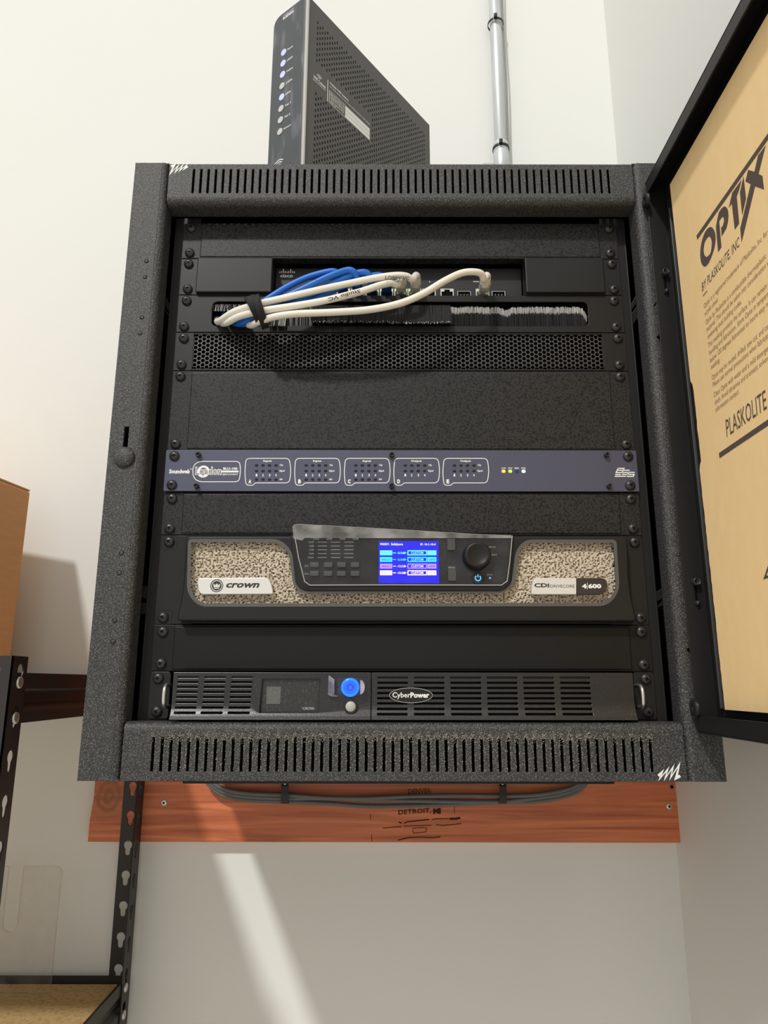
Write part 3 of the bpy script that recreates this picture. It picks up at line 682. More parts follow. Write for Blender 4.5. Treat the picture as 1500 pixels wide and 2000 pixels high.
while x < xm:                                          # middle: bristles pushed out from above, hanging over the lower edge
    zb_ = oB-.0002+rb.uniform(-.0012, .0012)-(.001 if x > P0(760, 612)[0] else 0); lean = rb.gauss(0, .0009)
    hair([Vector((x, .008, oT+.001)), Vector((x+lean*.3, -.001, oT-.006)), Vector((x+lean*.7, -.0065, (oT+oB)/2-.004)), Vector((x+lean, -.0085, zb_))], .00024, 0)
    if rb.random() < .35: hair([Vector((x+lean, -.0087, zb_+.0012)), Vector((x+lean, -.0090, zb_-.0004))], .0002, 1 if rb.random() < .5 else 0)
    x += rb.uniform(.00018, .00032)
x = oL+.001
while x < x5:                                          # left: pushed about by the cables
    if x < x3:
        zt_ = oT-.001; l = rb.gauss(.001, .0008); hair([Vector((x, .006, oT+.0005)), Vector((x+l, .001, oT-.004)), Vector((x+l*2, -.003, oT-.0105+rb.uniform(-.001, .001))), Vector((x+l*2.5, -.004, oT-.014))], .00026, rb.choice((0, 1, 0, 0, 0)))
    elif x < x4:
        hair([Vector((x, .006, oT+.0005)), Vector((x, .000, (oT+oB)/2)), Vector((x+rb.gauss(0, .0004), -.004, oB-.002+rb.uniform(-.001, .001)))], .00026, rb.choice((0, 0, 1)))
    else:
        hair([Vector((x, .006, oB-.001)), Vector((x, .004, oT+.0005))], .00024, rb.choice((0, 0, 0, 1)))
    x += rb.uniform(.0002, .0004)
part('bristles', bm_mesh('bristles', bm, [M_bris, M_tip]), bp, kind='stuff', label='black bristles with frayed pale tips')
part('lower_notch', box('lower_notch', P0(561, 640)[0], P0(616, 640)[0], -.0012, .0001, z0+.0004, oB-.0004, M_satin, .0004), bp)

# ------------------------------------------------------------------ honeycomb vent panel (unit 4)
z0, z1 = zr(3, 1); vp = thing('vent_panel', 'black rack panel perforated with honeycomb round holes', 'rack panel', (0, 0, z0))
pz = .00500; pxx = pz*math.sqrt(3)/2; hx0 = P0(377, 690)[0]; ncol = 101; hz0, hz1 = z0+.0018, z1-.0016
bm = bmesh.new(); NS = 12; rh = .00212; YV = .0006; dep = .0014
def cell(cx, cz):
    outer = []; inner = []; back = []
    for i in range(NS):
        a = 2*math.pi*i/NS; k = a % (math.pi/3); R = (pz/2)/math.cos(k-math.pi/6) if True else 0
        ox, oz = cx+R*math.cos(a), min(max(cz+R*math.sin(a), hz0), hz1); ix, iz = cx+rh*math.cos(a), min(max(cz+rh*math.sin(a), hz0+.0003), hz1-.0003)
        outer.append(bm.verts.new((ox, YV, oz))); inner.append(bm.verts.new((ix, YV, iz))); back.append(bm.verts.new((ix, YV+dep, iz)))
    for i in range(NS):
        j = (i+1) % NS
        bm.faces.new((outer[i], outer[j], inner[j], inner[i])); bm.faces.new((inner[i], inner[j], back[j], back[i]))
for c in range(ncol):
    cx_ = hx0+pxx*(c+.5); off = 0 if c % 2 else pz/2
    for k in range(-1, 10):
        cz = hz0+.0022+pz*k+off
        if cz-rh*.35 < hz0 or cz+rh*.35 > hz1: continue
        cell(cx_, cz)
hx1 = hx0+pxx*ncol
part('honeycomb', bm_mesh('honeycomb', bm, mat('black perforated steel', (.05, .05, .05), .38, spec=.7)), vp, kind='stuff')
part('face', boxes('face', [(-EAR, hx0-.0002, .0002, .0028, z0, z1), (hx1+.0002, EAR, .0002, .0028, z0, z1), (hx0-.0002, hx1+.0002, .0004, .010, z1-.0018, z1-.0002), (hx0-.0002, hx1+.0002, .0004, .010, z0+.0002, z0+.0020)], M_satin, .0003), vp)
part('backing', box('backing', hx0, hx1, .03, .0315, z0+.001, z1-.001, M_recess), vp)
screws(vp, z0, z1)

# ------------------------------------------------------------------ signal processor (unit 7)
z0, z1 = zr(6, 1); sg = thing('signal_processor', 'blue-grey one-unit audio signal processor with white printed channel groups', 'processor', (0, 0, z0)); YS = -.003
part('faceplate', plate('faceplate', [rrect(-EAR, EAR, z0, z1, .0006, 2)], .0032, M_blue, MAP_XZ(YS+.0032), .0004, 1), sg)
part('chassis', box('chassis', -.218, .218, .0030, .22, z0+.0008, z1-.0008, M_inner), sg)
screws(sg, z0, z1, YS)
FSg = MAP_XZ(YS)
def S(px, py): return P0(px, py, YS)
for px, py in ((388, 889), (384.5, 950), (765, 889.5), (765, 950), (1184, 889.5), (1189, 950.5)):
    c = Vector((S(px, py)[0], YS, S(px, py)[1]))
    part('socket_screw', lathe('socket_screw', [(.0026, 0), (.0026, .0042), (.0023, .0046), (.0016, .0046), (.0015, .002), (0, .002)], c, M_screw, seg=18), sg)
lab(sg, 'Soundweb', 330.5, 916.5, 371, 925, YS, M_white, .045); lab(sg, 'TM', 371, 915.5, 375.5, 918, YS, M_white, .02)
Zb = lambda x, y: S(310+x/8.824, 880+y/8.824)
pill = round_loop([Zb(590, 188), Zb(1395, 188), Zb(1412, 350), Zb(1385, 538), Zb(590, 538)], [.0105, .004, .012, .004, .0105], 8)
part('logo_outline', stroke('logo_outline', pill, .0008, M_white, FSg, True), sg)
lc = Zb(770, 362)
part('logo_disc', plate('logo_disc', [circ(lc[0], lc[1], .0064, 28), circ(lc[0], lc[1], .0041, 24)], .0001, M_white, FSg, 0, 0, .00003), sg)
lab(sg, 'London', 310+632/8.824, 880+278/8.824, 310+1085/8.824, 880+424/8.824, YS, M_white, .055, h=.00018)
lab(sg, 'London', 310+645/8.824, 880+292/8.824, 310+1072/8.824, 880+412/8.824, YS, M_blue, -.012, h=.0004)
lab(sg, 'BLU-100', 310+1112/8.824, 880+290/8.824, 310+1358/8.824, 880+335/8.824, YS, M_white, .035)
a, b = Zb(1080, 345), Zb(1375, 378)
part('logo_bar', plate('logo_bar', [[(a[0], b[1]), (b[0], b[1]), (b[0], a[1]), (a[0], a[1])]], .0001, M_white, FSg, 0, 0, .00003), sg)
lab(sg, 'signal processor', 310+1095/8.824, 880+388/8.824, 310+1368/8.824, 880+432/8.824, YS, M_white, .02, .3)
M_hole = mat('smoked led window', (.008, .008, .012), .25)
for gi, (px, let, kind) in enumerate(((479, 'A', 'Input'), (576, 'B', 'Input'), (673, 'C', 'Input'), (769.5, 'D', 'Output'), (865.5, 'E', 'Output'))):
    dx = px-479
    Zg = lambda x, y: S(310+x/3+dx, 860+y/3)
    ol = round_loop([Zg(512, 106), Zg(765, 106), Zg(776, 180), Zg(765, 250), Zg(565, 250), Zg(552, 264), Zg(512, 264), Zg(504, 190)], [.0042, .0042, .012, .0042, .0015, .0020, .0042, .012], 6)
    part('channel_outline', stroke('channel_outline', ol, .00075, M_white, FSg, True), sg)
    w2 = 23 if kind == 'Input' else 30
    lab(sg, kind, 310+638/3+dx-w2/3-.5, 860+115/3, 310+638/3+dx+w2/3+.5, 860+130/3, YS, M_white, .03)
    rows = (145, 178, 228) if kind == 'Input' else (145, 178)
    for ry in rows:
        for cxp in (573, 611, 649, 687):
            c = Zg(cxp, ry+2)
            part('led_window', plate('led_window', [rrect(c[0]-.0017, c[0]+.0017, c[1]-.0012, c[1]+.0012, .0009, 3)], .0005, M_hole, MAP_XZ(YS+.0001), .0002, 1), sg)
    for nn, cxp in zip('1234', (573, 611, 650, 687)): lab(sg, nn, 310+(cxp-4.5)/3+dx, 860+197/3, 310+(cxp+4.5)/3+dx, 860+212/3, YS, M_white, .025)
    lab(sg, 'Clip', 310+709/3+dx, 860+140/3, 310+729/3+dx, 860+153/3, YS, M_white, .025); lab(sg, 'Signal', 310+707/3+dx, 860+173/3, 310+738/3+dx, 860+187/3, YS, M_white, .025)
    if kind == 'Input': lab(sg, '48V', 310+707/3+dx, 860+224/3, 310+727/3+dx, 860+234/3, YS, M_white, .03)
    lab(sg, let, 310+526/3+dx, 860+229/3, 310+543/3+dx, 860+253/3, YS, M_white, .06)
for px, m_, s in ((983.5, M_ledor, 'COM'), (996.5, M_ledgr, 'STAT'), (1009.5, M_leddk, 'ERR'), (1022.5, M_ledbl, 'PWR')):
    c = S(px, 920.5); part('status_led', plate('status_led', [rrect(c[0]-.0019, c[0]+.0019, c[1]-.0016, c[1]+.0016, .0012, 4)], .0006, m_, MAP_XZ(YS+.0001), .0002, 1), sg)
    lab(sg, s, px-4.4, 913, px+4.4, 916, YS, M_white, .02)
Zr = lambda x, y: S(1160+x/9.375, 860+y/9.375)
bs = [([(440, 515), (550, 515), (532, 547)], False), ([(440, 515), (405, 592), (515, 592)], False), ([(428, 550), (655, 550)], False), ([(515, 592), (640, 588), (745, 588)], False), ([(530, 555), (515, 590)], False), ([(390, 627), (490, 627)], False), ([(510, 625), (605, 625), (735, 625), (718, 662), (600, 662)], False), ([(640, 590), (612, 625)], False), ([(380, 660), (585, 660)], False)]
part('maker_logo', strokes('maker_logo', [([Zr(*q) for q in P], .0011, c) for P, c in bs], M_white, FSg), sg)

# ------------------------------------------------------------------ power amplifier (units 9-10)
z0, z1 = zr(8, 2); am = thing('power_amplifier', 'black two-unit power amplifier with beige foam grille and blue screen', 'amplifier', (0, 0, z0))
YA = -.014; FA = MAP_XZ(YA)
def A(px, py, Y=YA): return P0(px, py, Y)
for s in (-1, 1):
    xi = s*.2040
    ear = plate('ear', [round_loop([(xi, z0), (s*EAR, z0), (s*EAR, z1), (xi, z1)] if s > 0 else [(s*EAR, z0), (xi, z0), (xi, z1), (s*EAR, z1)], .003, 4)], .0028, M_satin, MAP_XZ(.0030), .0005, 1)
    e = part('ear', ear, am)
    for z in (z0+.0064, z1-.0064):
        dz = 1 if z > (z0+z1)/2 else -1
        c = [(s*.2400, z-.0064 if dz < 0 else z-.0075), (s*.2400, z+.0075 if dz < 0 else z+.0064), (s*.2245, z+.0075 if dz < 0 else z+.0064), (s*.2245, z-.0064 if dz < 0 else z-.0075)]
        part('screw_boss', stroke('screw_boss', round_loop(c, .003, 4), .0006, M_inner, MAP_XZ(.0002), True), e)
screws(am, z0, z1)
# bezel
x0b, x1b = A(351, 1120)[0], A(1237, 1120)[0]
part('housing', box('housing', x0b+.001, x1b-.001, YA+.0105, .30, z0+.0006, z1-.0006, M_inner), am)
Zl = lambda x, y: A(300+x/3, 1010+y/3)
Zq = lambda x, y: A(780+x/3, 1010+y/3)
hole = round_loop([Zl(212, 138), Zl(735, 138), Zl(802, 200), Zl(828, 400), Zl(880, 438), Zq(605, 436), Zq(665, 400), Zq(690, 200), Zq(740, 142), Zq(1262, 142), Zq(1280, 430), Zq(1215, 512), Zl(270, 516), Zl(205, 440)],
                  [.003, .010, .012, .012, .012, .012, .012, .012, .010, .003, .012, .012, .012, .012], 6)
ct, cb_ = A(780, 1047)[1], A(780, 1213)[1]
outer = round_loop([(x0b, cb_), (x1b, cb_), (A(1230, 1150)[0], A(800, 1150)[1]), (A(1226, 1047)[0], ct), (A(363, 1047)[0], ct), (A(358, 1150)[0], A(800, 1150)[1])], [.004, .004, .02, .005, .005, .02], 6)
part('bezel', plate('bezel', [outer, hole], .012, M_satin, MAP_XZ(YA+.012), .0022, 3), am)
ins = []
hc = Vector((sum(p[0] for p in hole)/len(hole), sum(p[1] for p in hole)/len(hole)))
part('bezel_rim', stroke('bezel_rim', hole, .0034, mat('grey bezel edge', (.085, .083, .078), .35, spec=.6), FA, True, .0004), am)  # lighter grey line drawn along the edge of the foam opening
# foam
gx, gz = 640, 180; fx0, fx1, fz0, fz1 = A(366, 1120)[0], A(1216, 1120)[0], A(780, 1186)[1], A(780, 1054)[1]; V, Fc = [], []
for j in range(gz+1):
    for i in range(gx+1):
        x, z = fx0+(fx1-fx0)*i/gx, fz0+(fz1-fz0)*j/gz
        n = mnoise.noise(Vector((x*560, 3, z*560)))+.35*mnoise.noise(Vector((x*1300, 9, z*1300))); V.append((x, YA+.0062+max(0, n-.05)*.0075, z))
for j in range(gz):
    for i in range(gx): a = j*(gx+1)+i; Fc.append((a, a+1, a+gx+2, a+gx+1))
part('foam_filter', mesh_from('foam_filter', V, Fc, M_foam), am, label='beige dusty foam filter', kind='stuff')
# control panel
YC = YA-.0022; FC = MAP_XZ(YC)
def Cc(px, py): return P0(px, py, YC)
Zm = lambda x, y: Cc(300+x/3, 1010+y/3); Zn = lambda x, y: Cc(780+x/3, 1010+y/3)
cpl = round_loop([Zm(816, 112), Zn(660, 110), Zn(632, 370), Zn(590, 410), Zm(895, 410), Zm(850, 370)], [.002, .002, .008, .012, .012, .008], 6)
cpo = round_loop([Zm(800, 106), Zn(672, 106), Zn(650, 395), Zn(605, 432), Zm(880, 432), Zm(832, 395)], [.002, .002, .010, .014, .014, .010], 6)
part('control_frame', plate('control_frame', [cpo], .0085, M_satin, MAP_XZ(YC+.0085), .0012, 2), am)
cpn = part('control_panel', plate('control_panel', [cpl], .0006, M_gloss, MAP_XZ(YC+.0002), .0002, 1), am); YC -= .0004
Zs = lambda x, y: (600+x/5.769, 1030+y/5.769)
for i, s in enumerate(('CH1', 'CH2', 'CH3', 'CH4')):
    a = Zs(68+i*148.5, 118); b = Zs(131+i*148.5, 140); lab(cpn, s, a[0], a[1], b[0], b[1], YC, M_greyprint, .015)
for j, s in enumerate(('CLIP', '-10dB', '-15dB', '-20dB', 'SIGNAL')):
    y = 167+j*43; a = Zs(15-(8 if j == 4 else 0), y-8); b = Zs(75, y+8); lab(cpn, s, a[0], a[1], b[0], b[1], YC, M_greyprint, .01)
    for i in range(3):
        p, q = Zs(118+i*150, y), Zs(222+i*150, y); part('scale_line', stroke('scale_line', [Cc(*p), Cc(*q)], .0005, M_greyprint, MAP_XZ(YC)), cpn)
for s, y in (('SELECT', 435), ('MUTE', 525)): a = Zs(-30, y-8); b = Zs(15, y+8); lab(cpn, s, a[0], a[1], b[0], b[1], YC, M_greyprint, .01)
for j in range(2):
    for i in range(4):
        p = Zs((86, 240, 390, 542)[i]+(0, -2)[j], (428, 526)[j]); c = Cc(*p)
        part('push_button', box('push_button', c[0]-.0044, c[0]+.0044, YC-.0035, YC+.0002, c[1]-.0026, c[1]+.0026, M_key, .0010, 3), cpn)
s00, s11 = Cc(739.5, 1139), Cc(856.5, 1057)
scr = part('display', box('display', s00[0], s11[0], YC-.0004, YC+.0002, s00[1], s11[1], M_scr_blue), cpn, label='glowing blue screen with four channel rows')
YD = YC-.0004
def Zd(x, y): return P0(600+x/5.769, 1030+y/5.769, YD)
def slab(x0, y0, x1, y1, m):
    a, b = Zd(x0, y1), Zd(x1, y0); return mesh_from('screen_box', [(a[0], YD-.0001, a[1]), (b[0], YD-.0001, a[1]), (b[0], YD-.0001, b[1]), (a[0], YD-.0001, b[1])], [(0, 1, 2, 3)], m)
def slt(s, x0, y0, x1, y1, m, bold=.03): lab(scr, s, 600+x0/5.769, 1030+y0/5.769, 600+x1/5.769, 1030+y1/5.769, YD, m, bold, name='screen_lettering', h=.0003)
slt('PRESET:', 822, 178, 925, 202, M_scr_white); slt('Solidcore', 945, 176, 1078, 204, M_scr_white); slt('IP: 10.1.10.4', 1275, 180, 1447, 203, M_scr_white)
for k, (y, mm, mt, db) in enumerate(((260, M_scr_cyan, M_scr_teal, '-2.5dB'), (335, M_scr_teal, M_scr_blue, '-2.5dB'), (410, M_scr_vio, M_scr_blue, '-13.5dB'), (485, M_scr_pink, M_scr_vio, '-13.5dB'))):
    part('screen_box', slab(820, y, 958, y+54, mm), scr); part('screen_box', slab(1355, y, 1455, y+54, mm), scr)
    slt('ANLG %d' % (k+1), 838, y+18, 940, y+40, mt, .01); slt('CH%d' % (k+1), 1368, y+18, 1440, y+40, mt, .01)
    lm = mm if k != 2 else M_scr_white
    slt(db, 1012, y+16, 1112, y+40, lm)
    p, q = Zd(965, y+28), Zd(1000, y+28); part('screen_line', stroke('screen_line', [p, q], .0007, lm, MAP_XZ(YD), False, .0003), scr)
    p, q = Zd(1120, y+28), Zd(1132, y+28); part('screen_line', stroke('screen_line', [p, q], .0005, lm, MAP_XZ(YD), False, .0003), scr)
    fr = [Zd(1135, y+4), Zd(1345, y+4), Zd(1345, y+50), Zd(1135, y+50)]
    part('screen_frame', stroke('screen_frame', fr, .0009, mm, MAP_XZ(YD), True, .0003), scr)
    slt('CUSTOM', 1170, y+14, 1308, y+40, lm if k != 1 else M_scr_cyan, .02)
for px, py in ((881, 1064.5), (882.5, 1124)):
    c = Cc(px, py); part('soft_key', box('soft_key', c[0]-.0039, c[0]+.0039, YC-.0035, YC+.0002, c[1]-.0058, c[1]+.0058, M_key, .0006, 2), cpn)
lab(cpn, 'MENU', 875.5, 1106.5, 889, 1110.5, YC, M_greyprint, .015)
kc = Cc(930, 1088); kc = Vector((kc[0], YC, kc[1]))
part('dial', lathe('dial', [(.0133, 0), (.0133, .006), (.0127, .0125), (.0118, .0138), (.0098, .0141), (.0088, .0136), (.005, .0126), (0, .0123)], kc, M_satin, seg=40), cpn)
pc = Cc(933, 1129.5); pcv = Vector((pc[0], YC, pc[1]))
pb = part('power_button', lathe('power_button', [(.0062, 0), (.0062, .0016), (.0054, .0022), (.0050, .0020), (0, .0020)], pcv, M_satin, seg=28), cpn)
FP = MAP_XZ(YC-.0020)
arc = [(pc[0]+.0026*math.sin(t), pc[1]+.0026*math.cos(t)) for t in (math.radians(40+280*i/16) for i in range(17))]
part('power_symbol', strokes('power_symbol', [(arc, .0009, False), ([(pc[0], pc[1]+.0005), (pc[0], pc[1]+.0034)], .0008, False)], M_pwr, FP), pb)
ld_ = Cc(957, 1129); part('indicator', lathe('indicator', [(.0010, 0), (.0010, .0004), (0, .0006)], Vector((ld_[0], YC, ld_[1])), M_ind, seg=12), cpn)
lab(cpn, 'DATA', 951, 1121, 962, 1124, YC, M_greyprint, .01); lab(cpn, 'BACK', 955, 1067, 968, 1070, YC, M_greyprint, .0); lab(cpn, 'NEXT', 958, 1082, 971, 1085, YC, M_greyprint, .0)
# peeling film: clings to the control panel, top-left corner lifted over the panel above
YFm = YC-.0042
fl = [Cc(577, 1049), Cc(584, 1090), Cc(596, 1138), Cc(606, 1144), Cc(978, 1144), Cc(990, 1135), Cc(999, 1050)]
fhole = [[tuple(p) for p in circ(kc.x, kc.z, .0142, 28)]]
part('protective_film', plate('protective_film', [fl]+fhole, .0002, M_film, MAP_XZ(YFm)), am)
tl = [P0(573, 1052, YFm), P0(571.5, 1030, YFm), P0(575, 1025, YFm), P0(584, 1024, YFm), P0(700, 1030, YFm), P0(820, 1037, YFm), P0(935, 1044, YFm), P0(999, 1046, YFm), P0(999, 1051, YFm), P0(595, 1051, YFm), P0(590, 1056, YFm)]
part('film_edge', plate('film_edge', [tl], .0002, M_film2, MAP_XZ(YFm-.0001)), am, label='lifted upper edge of the clear film')
rim = [([Cc(577, 1050), Cc(584, 1090), Cc(596, 1137), Cc(606, 1144), Cc(760, 1143.5), Cc(978, 1144), Cc(989, 1136), Cc(994, 1100), Cc(999, 1048)], .0007, False), ([P0(571.5, 1030, YFm), P0(575, 1025, YFm), P0(584, 1024, YFm), P0(700, 1030, YFm), P0(820, 1037, YFm), P0(935, 1044, YFm), P0(999, 1046, YFm)], .0004, False)]
part('film_rim', strokes('film_rim', rim, mat('film rim', (.45, .45, .44), .2), MAP_XZ(YFm), .0003), am)
# badges
YG = YA-.0005
def G(px, py): return P0(px, py, YG)
Zg1 = lambda x, y: G(300+x/3, 1010+y/3)
bd = round_loop([Zg1(258, 357), Zg1(672, 353), Zg1(692, 400), Zg1(700, 450), Zg1(270, 452), Zg1(258, 405)], [.003, .005, .012, .002, .010, .008], 6)
bdg = part('badge', plate('badge', [bd], .006, M_silver, MAP_XZ(YG+.006), .0006, 2), am, label='silver maker badge')
ec = Zg1(370, 402)
part('emblem', plate('emblem', [circ(ec[0], ec[1], .0062, 28), circ(ec[0], ec[1], .0054, 28)], .0001, M_badge, MAP_XZ(YG), 0, 0, .00005), bdg)
part('emblem', plate('emblem', [circ(ec[0], ec[1], .0046, 24)], .0001, M_badge, MAP_XZ(YG), 0, 0, .00005), bdg)
e2 = [(ec[0]+a*.0046, ec[1]+b*.0046) for a, b in ((-.62, -.3), (.62, -.3), (.72, .45), (.3, .12), (0, .5), (-.3, .12), (-.72, .45))]
part('emblem', plate('emblem', [e2], .0001, M_silver, MAP_XZ(YG), 0, 0, .00016), bdg)
part('emblem', plate('emblem', [[(ec[0]+a*.0046, ec[1]+b*.0046) for a, b in ((-.55, -.42), (.55, -.42), (.45, -.62), (-.45, -.62))]], .0001, M_silver, MAP_XZ(YG), 0, 0, .00016), bdg)
lab(bdg, 'crown', 300+425/3, 1010+386/3, 300+620/3, 1010+414/3, YG, M_badge, .03, .3)
Zg2 = lambda x, y: G(780+x/3, 1010+y/3)
bd2 = round_loop([Zg2(795, 355), Zg2(1037, 357), Zg2(1037, 452), Zg2(775, 452), Zg2(778, 390)], [.007, 0, 0, .002, .006], 6)
b2 = part('badge', plate('badge', [bd2], .006, M_silver, MAP_XZ(YG+.006), .0004, 2), am, label='silver model badge')
bd3 = round_loop([Zg2(1039, 357), Zg2(1205, 357), Zg2(1225, 400), Zg2(1195, 452), Zg2(1039, 452)], [0, .006, .012, .010, 0], 6)
b3 = part('badge', plate('badge', [bd3], .006, M_badge, MAP_XZ(YG+.006), .0004, 2), am, label='dark number badge')
lab(b2, 'CDi', 780+790/3, 1010+387/3, 780+878/3, 1010+412/3, YG, M_badge, .035); lab(b2, 'DRIVECORE', 780+884/3, 1010+396/3, 780+1026/3, 1010+413/3, YG, M_badge, -.005)
lab(b3, '4', 780+1070/3, 1010+391/3, 780+1097/3, 1010+418/3, YG, M_white, .05); lab(b3, '600', 780+1106/3, 1010+391/3, 780+1183/3, 1010+418/3, YG, M_white, .05)
p, q = Zg2(1102, 384), Zg2(1101, 424); part('lettering', stroke('lettering', [p, q], .0004, M_white, MAP_XZ(YG)), b3)

# ------------------------------------------------------------------ battery backup (bottom unit)
z0, z1 = zr(11, 1); up = thing('battery_backup', 'black one-unit battery backup with slotted front and glowing blue button', 'battery backup', (0, 0, z0)); YU = -.020
def Q(px, py, Y=YU): return P0(px, py, Y)
for s in (-1, 1):
    part('ear', plate('ear', [round_loop([(s*.2215, z0), (s*EAR, z0), (s*EAR, z1), (s*.2215, z1)], .0035, 4)], .0028, M_satin, MAP_XZ(.0030), .0005, 1), up)
    hx = Q(319, 1360, -.02)[0] if s < 0 else Q(1257, 1360, -.02)[0]
    za, zb_ = z1-.0125, z0+.0115
    pts = smooth_path([(hx, .0005, za), (hx, -.012, za), (hx, -.0165, za-.002), (hx, -.0185, za-.006), (hx, -.0185, zb_+.006), (hx, -.0165, zb_+.002), (hx, -.012, zb_), (hx, .0005, zb_)], 4)
    part('handle', tube('handle', pts, .0018, M_metal, 12), up, label='bright metal pull handle')
screws(up, z0, z1, 0, .2330)
def bend(me):
    zc_ = z0+.016
    for v in me.vertices:
        d = max(0, zc_-v.co.z); v.co.y -= d*d*25
    return me
def dense(x0, x1, za, zb_, n=14):
    L = [(x0+(x1-x0)*i/n, za) for i in range(n)]+[(x1, za+(zb_-za)*i/n) for i in range(n)]+[(x1-(x1-x0)*i/n, zb_) for i in range(n)]+[(x0, zb_-(zb_-za)*i/n) for i in range(n)]; return L
za, zb_ = z0+.0006, z1-.0008
sl = []
Zu = lambda x, y: Q(240+x/2.778, 1220+y/2.778)
rows = [285, 312, 339, 366, 394, 422, 450, 478]
for k, (c0, c1) in enumerate(((299, 412), (444, 558), (590, 704))):
    for j, y in enumerate(rows):
        f = j/7; p = Zu(c0-18*f, y+5); q = Zu(c1-15*f, y-4); sl.append(rrect(p[0], q[0], p[1], q[1]+.0002, .0003, 1))
lcdh = [Q(507, 1392), Q(622, 1391.5), Q(625, 1326), Q(512, 1326)]
xl, xm_, xr = Q(336, 1358)[0], Q(725, 1358)[0], Q(1239, 1358)[0]
M_ups = mat('dusty black plastic', (.013, .013, .0125), .34, spec=.65, bump=(500, .2, .0005), vary=(900, (.085, .082, .072), .60, .78))
part('front_cover', bend(plate('front_cover', [dense(xl, xm_-.0003, za, zb_), lcdh]+sl, .004, M_ups, MAP_XZ(YU+.004), .0004, 1)), up)
sr = []
Zv = lambda x, y: Q(720+x/2.0833, 1220+y/2.0833)
rowsr = [216, 237, 258, 279, 300, 321, 343, 364]
for k, (c0, c1) in enumerate(((37, 160), (185, 308), (333, 457), (481, 604), (629, 753), (778, 900))):
    for j, y in enumerate(rowsr):
        p = Zv(c0+(k-1)*j*.35, y+4.5); q = Zv(c1+(k-1)*j*.35, y-4.5); sr.append(rrect(p[0], q[0], p[1], q[1], .0003, 1))
part('front_cover', bend(plate('front_cover', [dense(xm_+.0003, xr, za, zb_)]+sr, .004, M_ups, MAP_XZ(YU+.004), .0004, 1)), up)
part('chassis', box('chassis', xl+.001, xr-.001, YU+.009, .30, z0+.0014, z1-.0016, M_inner), up)
lw = part('lcd_window', mesh_from('lcd_window', [(p[0], YU+.0018, p[1]) for p in lcdh], [(0, 1, 2, 3)], M_lens), up)
part('lcd_glass', mesh_from('lcd_glass', [(Q(*p, YU+.0015)[0], YU+.0015, Q(*p, YU+.0015)[1]) for p in ((520, 1375), (547, 1375), (549, 1341), (521, 1341))], [(0, 1, 2, 3)], M_lcd), lw)
part('lcd_rim', stroke('lcd_rim', [Q(507, 1392), Q(622, 1391.5), Q(625, 1326), Q(512, 1326)], .0008, M_satin, MAP_XZ(YU), True, .0005), up)
lab(lw, 'OR700', 591, 1381, 614, 1386.5, YU+.0012, M_greyprint, .03)
c = Q(684, 1342.5, YU-.002)
btn = part('power_button', lathe('power_button', [(.0085, -.002), (.0085, .0030), (.0078, .0040), (.0062, .0042)], Vector((c[0], YU, c[1])), M_btnblue, seg=32), up, label='glowing blue round power button')
part('button_core', lathe('button_core', [(.0062, .0040), (.0045, .0042), (.0035, .0039), (0, .0039)], Vector((c[0], YU, c[1])), M_btncore, seg=28), btn)
part('button_mark', stroke('button_mark', circ(c[0], c[1], .0026, 20), .0006, M_scr_blue, MAP_XZ(YU-.0041), True), btn)
part('cover', box('cover', Q(660, 1342)[0], Q(704, 1342)[0], YU-.0068, YU-.0058, Q(680, 1359)[1], Q(680, 1324)[1], M_cover, .0003), up, label='clear square flip cover over the button')
part('cover_hinge', plate('cover_hinge', [[Q(640, 1357, YU-.007), Q(649, 1361, YU-.007), Q(660, 1361, YU-.007), Q(660, 1359, YU-.007), Q(653, 1357, YU-.007), Q(653, 1327, YU-.007), Q(642, 1319, YU-.007)]], .006, M_coverw, MAP_XZ(YU), .0004, 1), up)
part('cover_tab', plate('cover_tab', [[(Q(704, 1342)[0]+.0042*math.sin(t), Q(704, 1342)[1]+.0065*math.cos(t)) for t in (math.pi*i/10 for i in range(11))]], .0012, M_coverw, MAP_XZ(YU-.0058), .0002, 1), up)
c = Q(685, 1380, YU-.0015)
part('button_ring', plate('button_ring', [circ(c[0], c[1], .0063, 26), circ(c[0], c[1], .0052, 26)], .0016, M_ups, MAP_XZ(YU-.0018), .0004, 2), up)
part('round_button', lathe('round_button', [(.0048, -.002), (.0048, .0034), (.0040, .0044), (0, .0047)], Vector((c[0], YU, c[1])), mat('pale grey button', (.42, .42, .41), .45), seg=26), up)
c = Q(802.5, 1358, YU-.0012); ov = part('badge', plate('badge', [circ(c[0], c[1], .0203, 36, .0068)], .0016, M_satin, MAP_XZ(YU), .0005, 2), up, label='oval maker badge')
part('badge_rim', stroke('badge_rim', circ(c[0], c[1], .0199, 40, .0066), .0005, M_greyprint, MAP_XZ(YU-.0016), True), ov)
lab(ov, 'Cyber', 766.5, 1352, 801.5, 1365.5, YU-.0016, M_white, .012); lab(ov, 'Power', 801.5, 1352.3, 838.5, 1363, YU-.0016, M_white, .04)

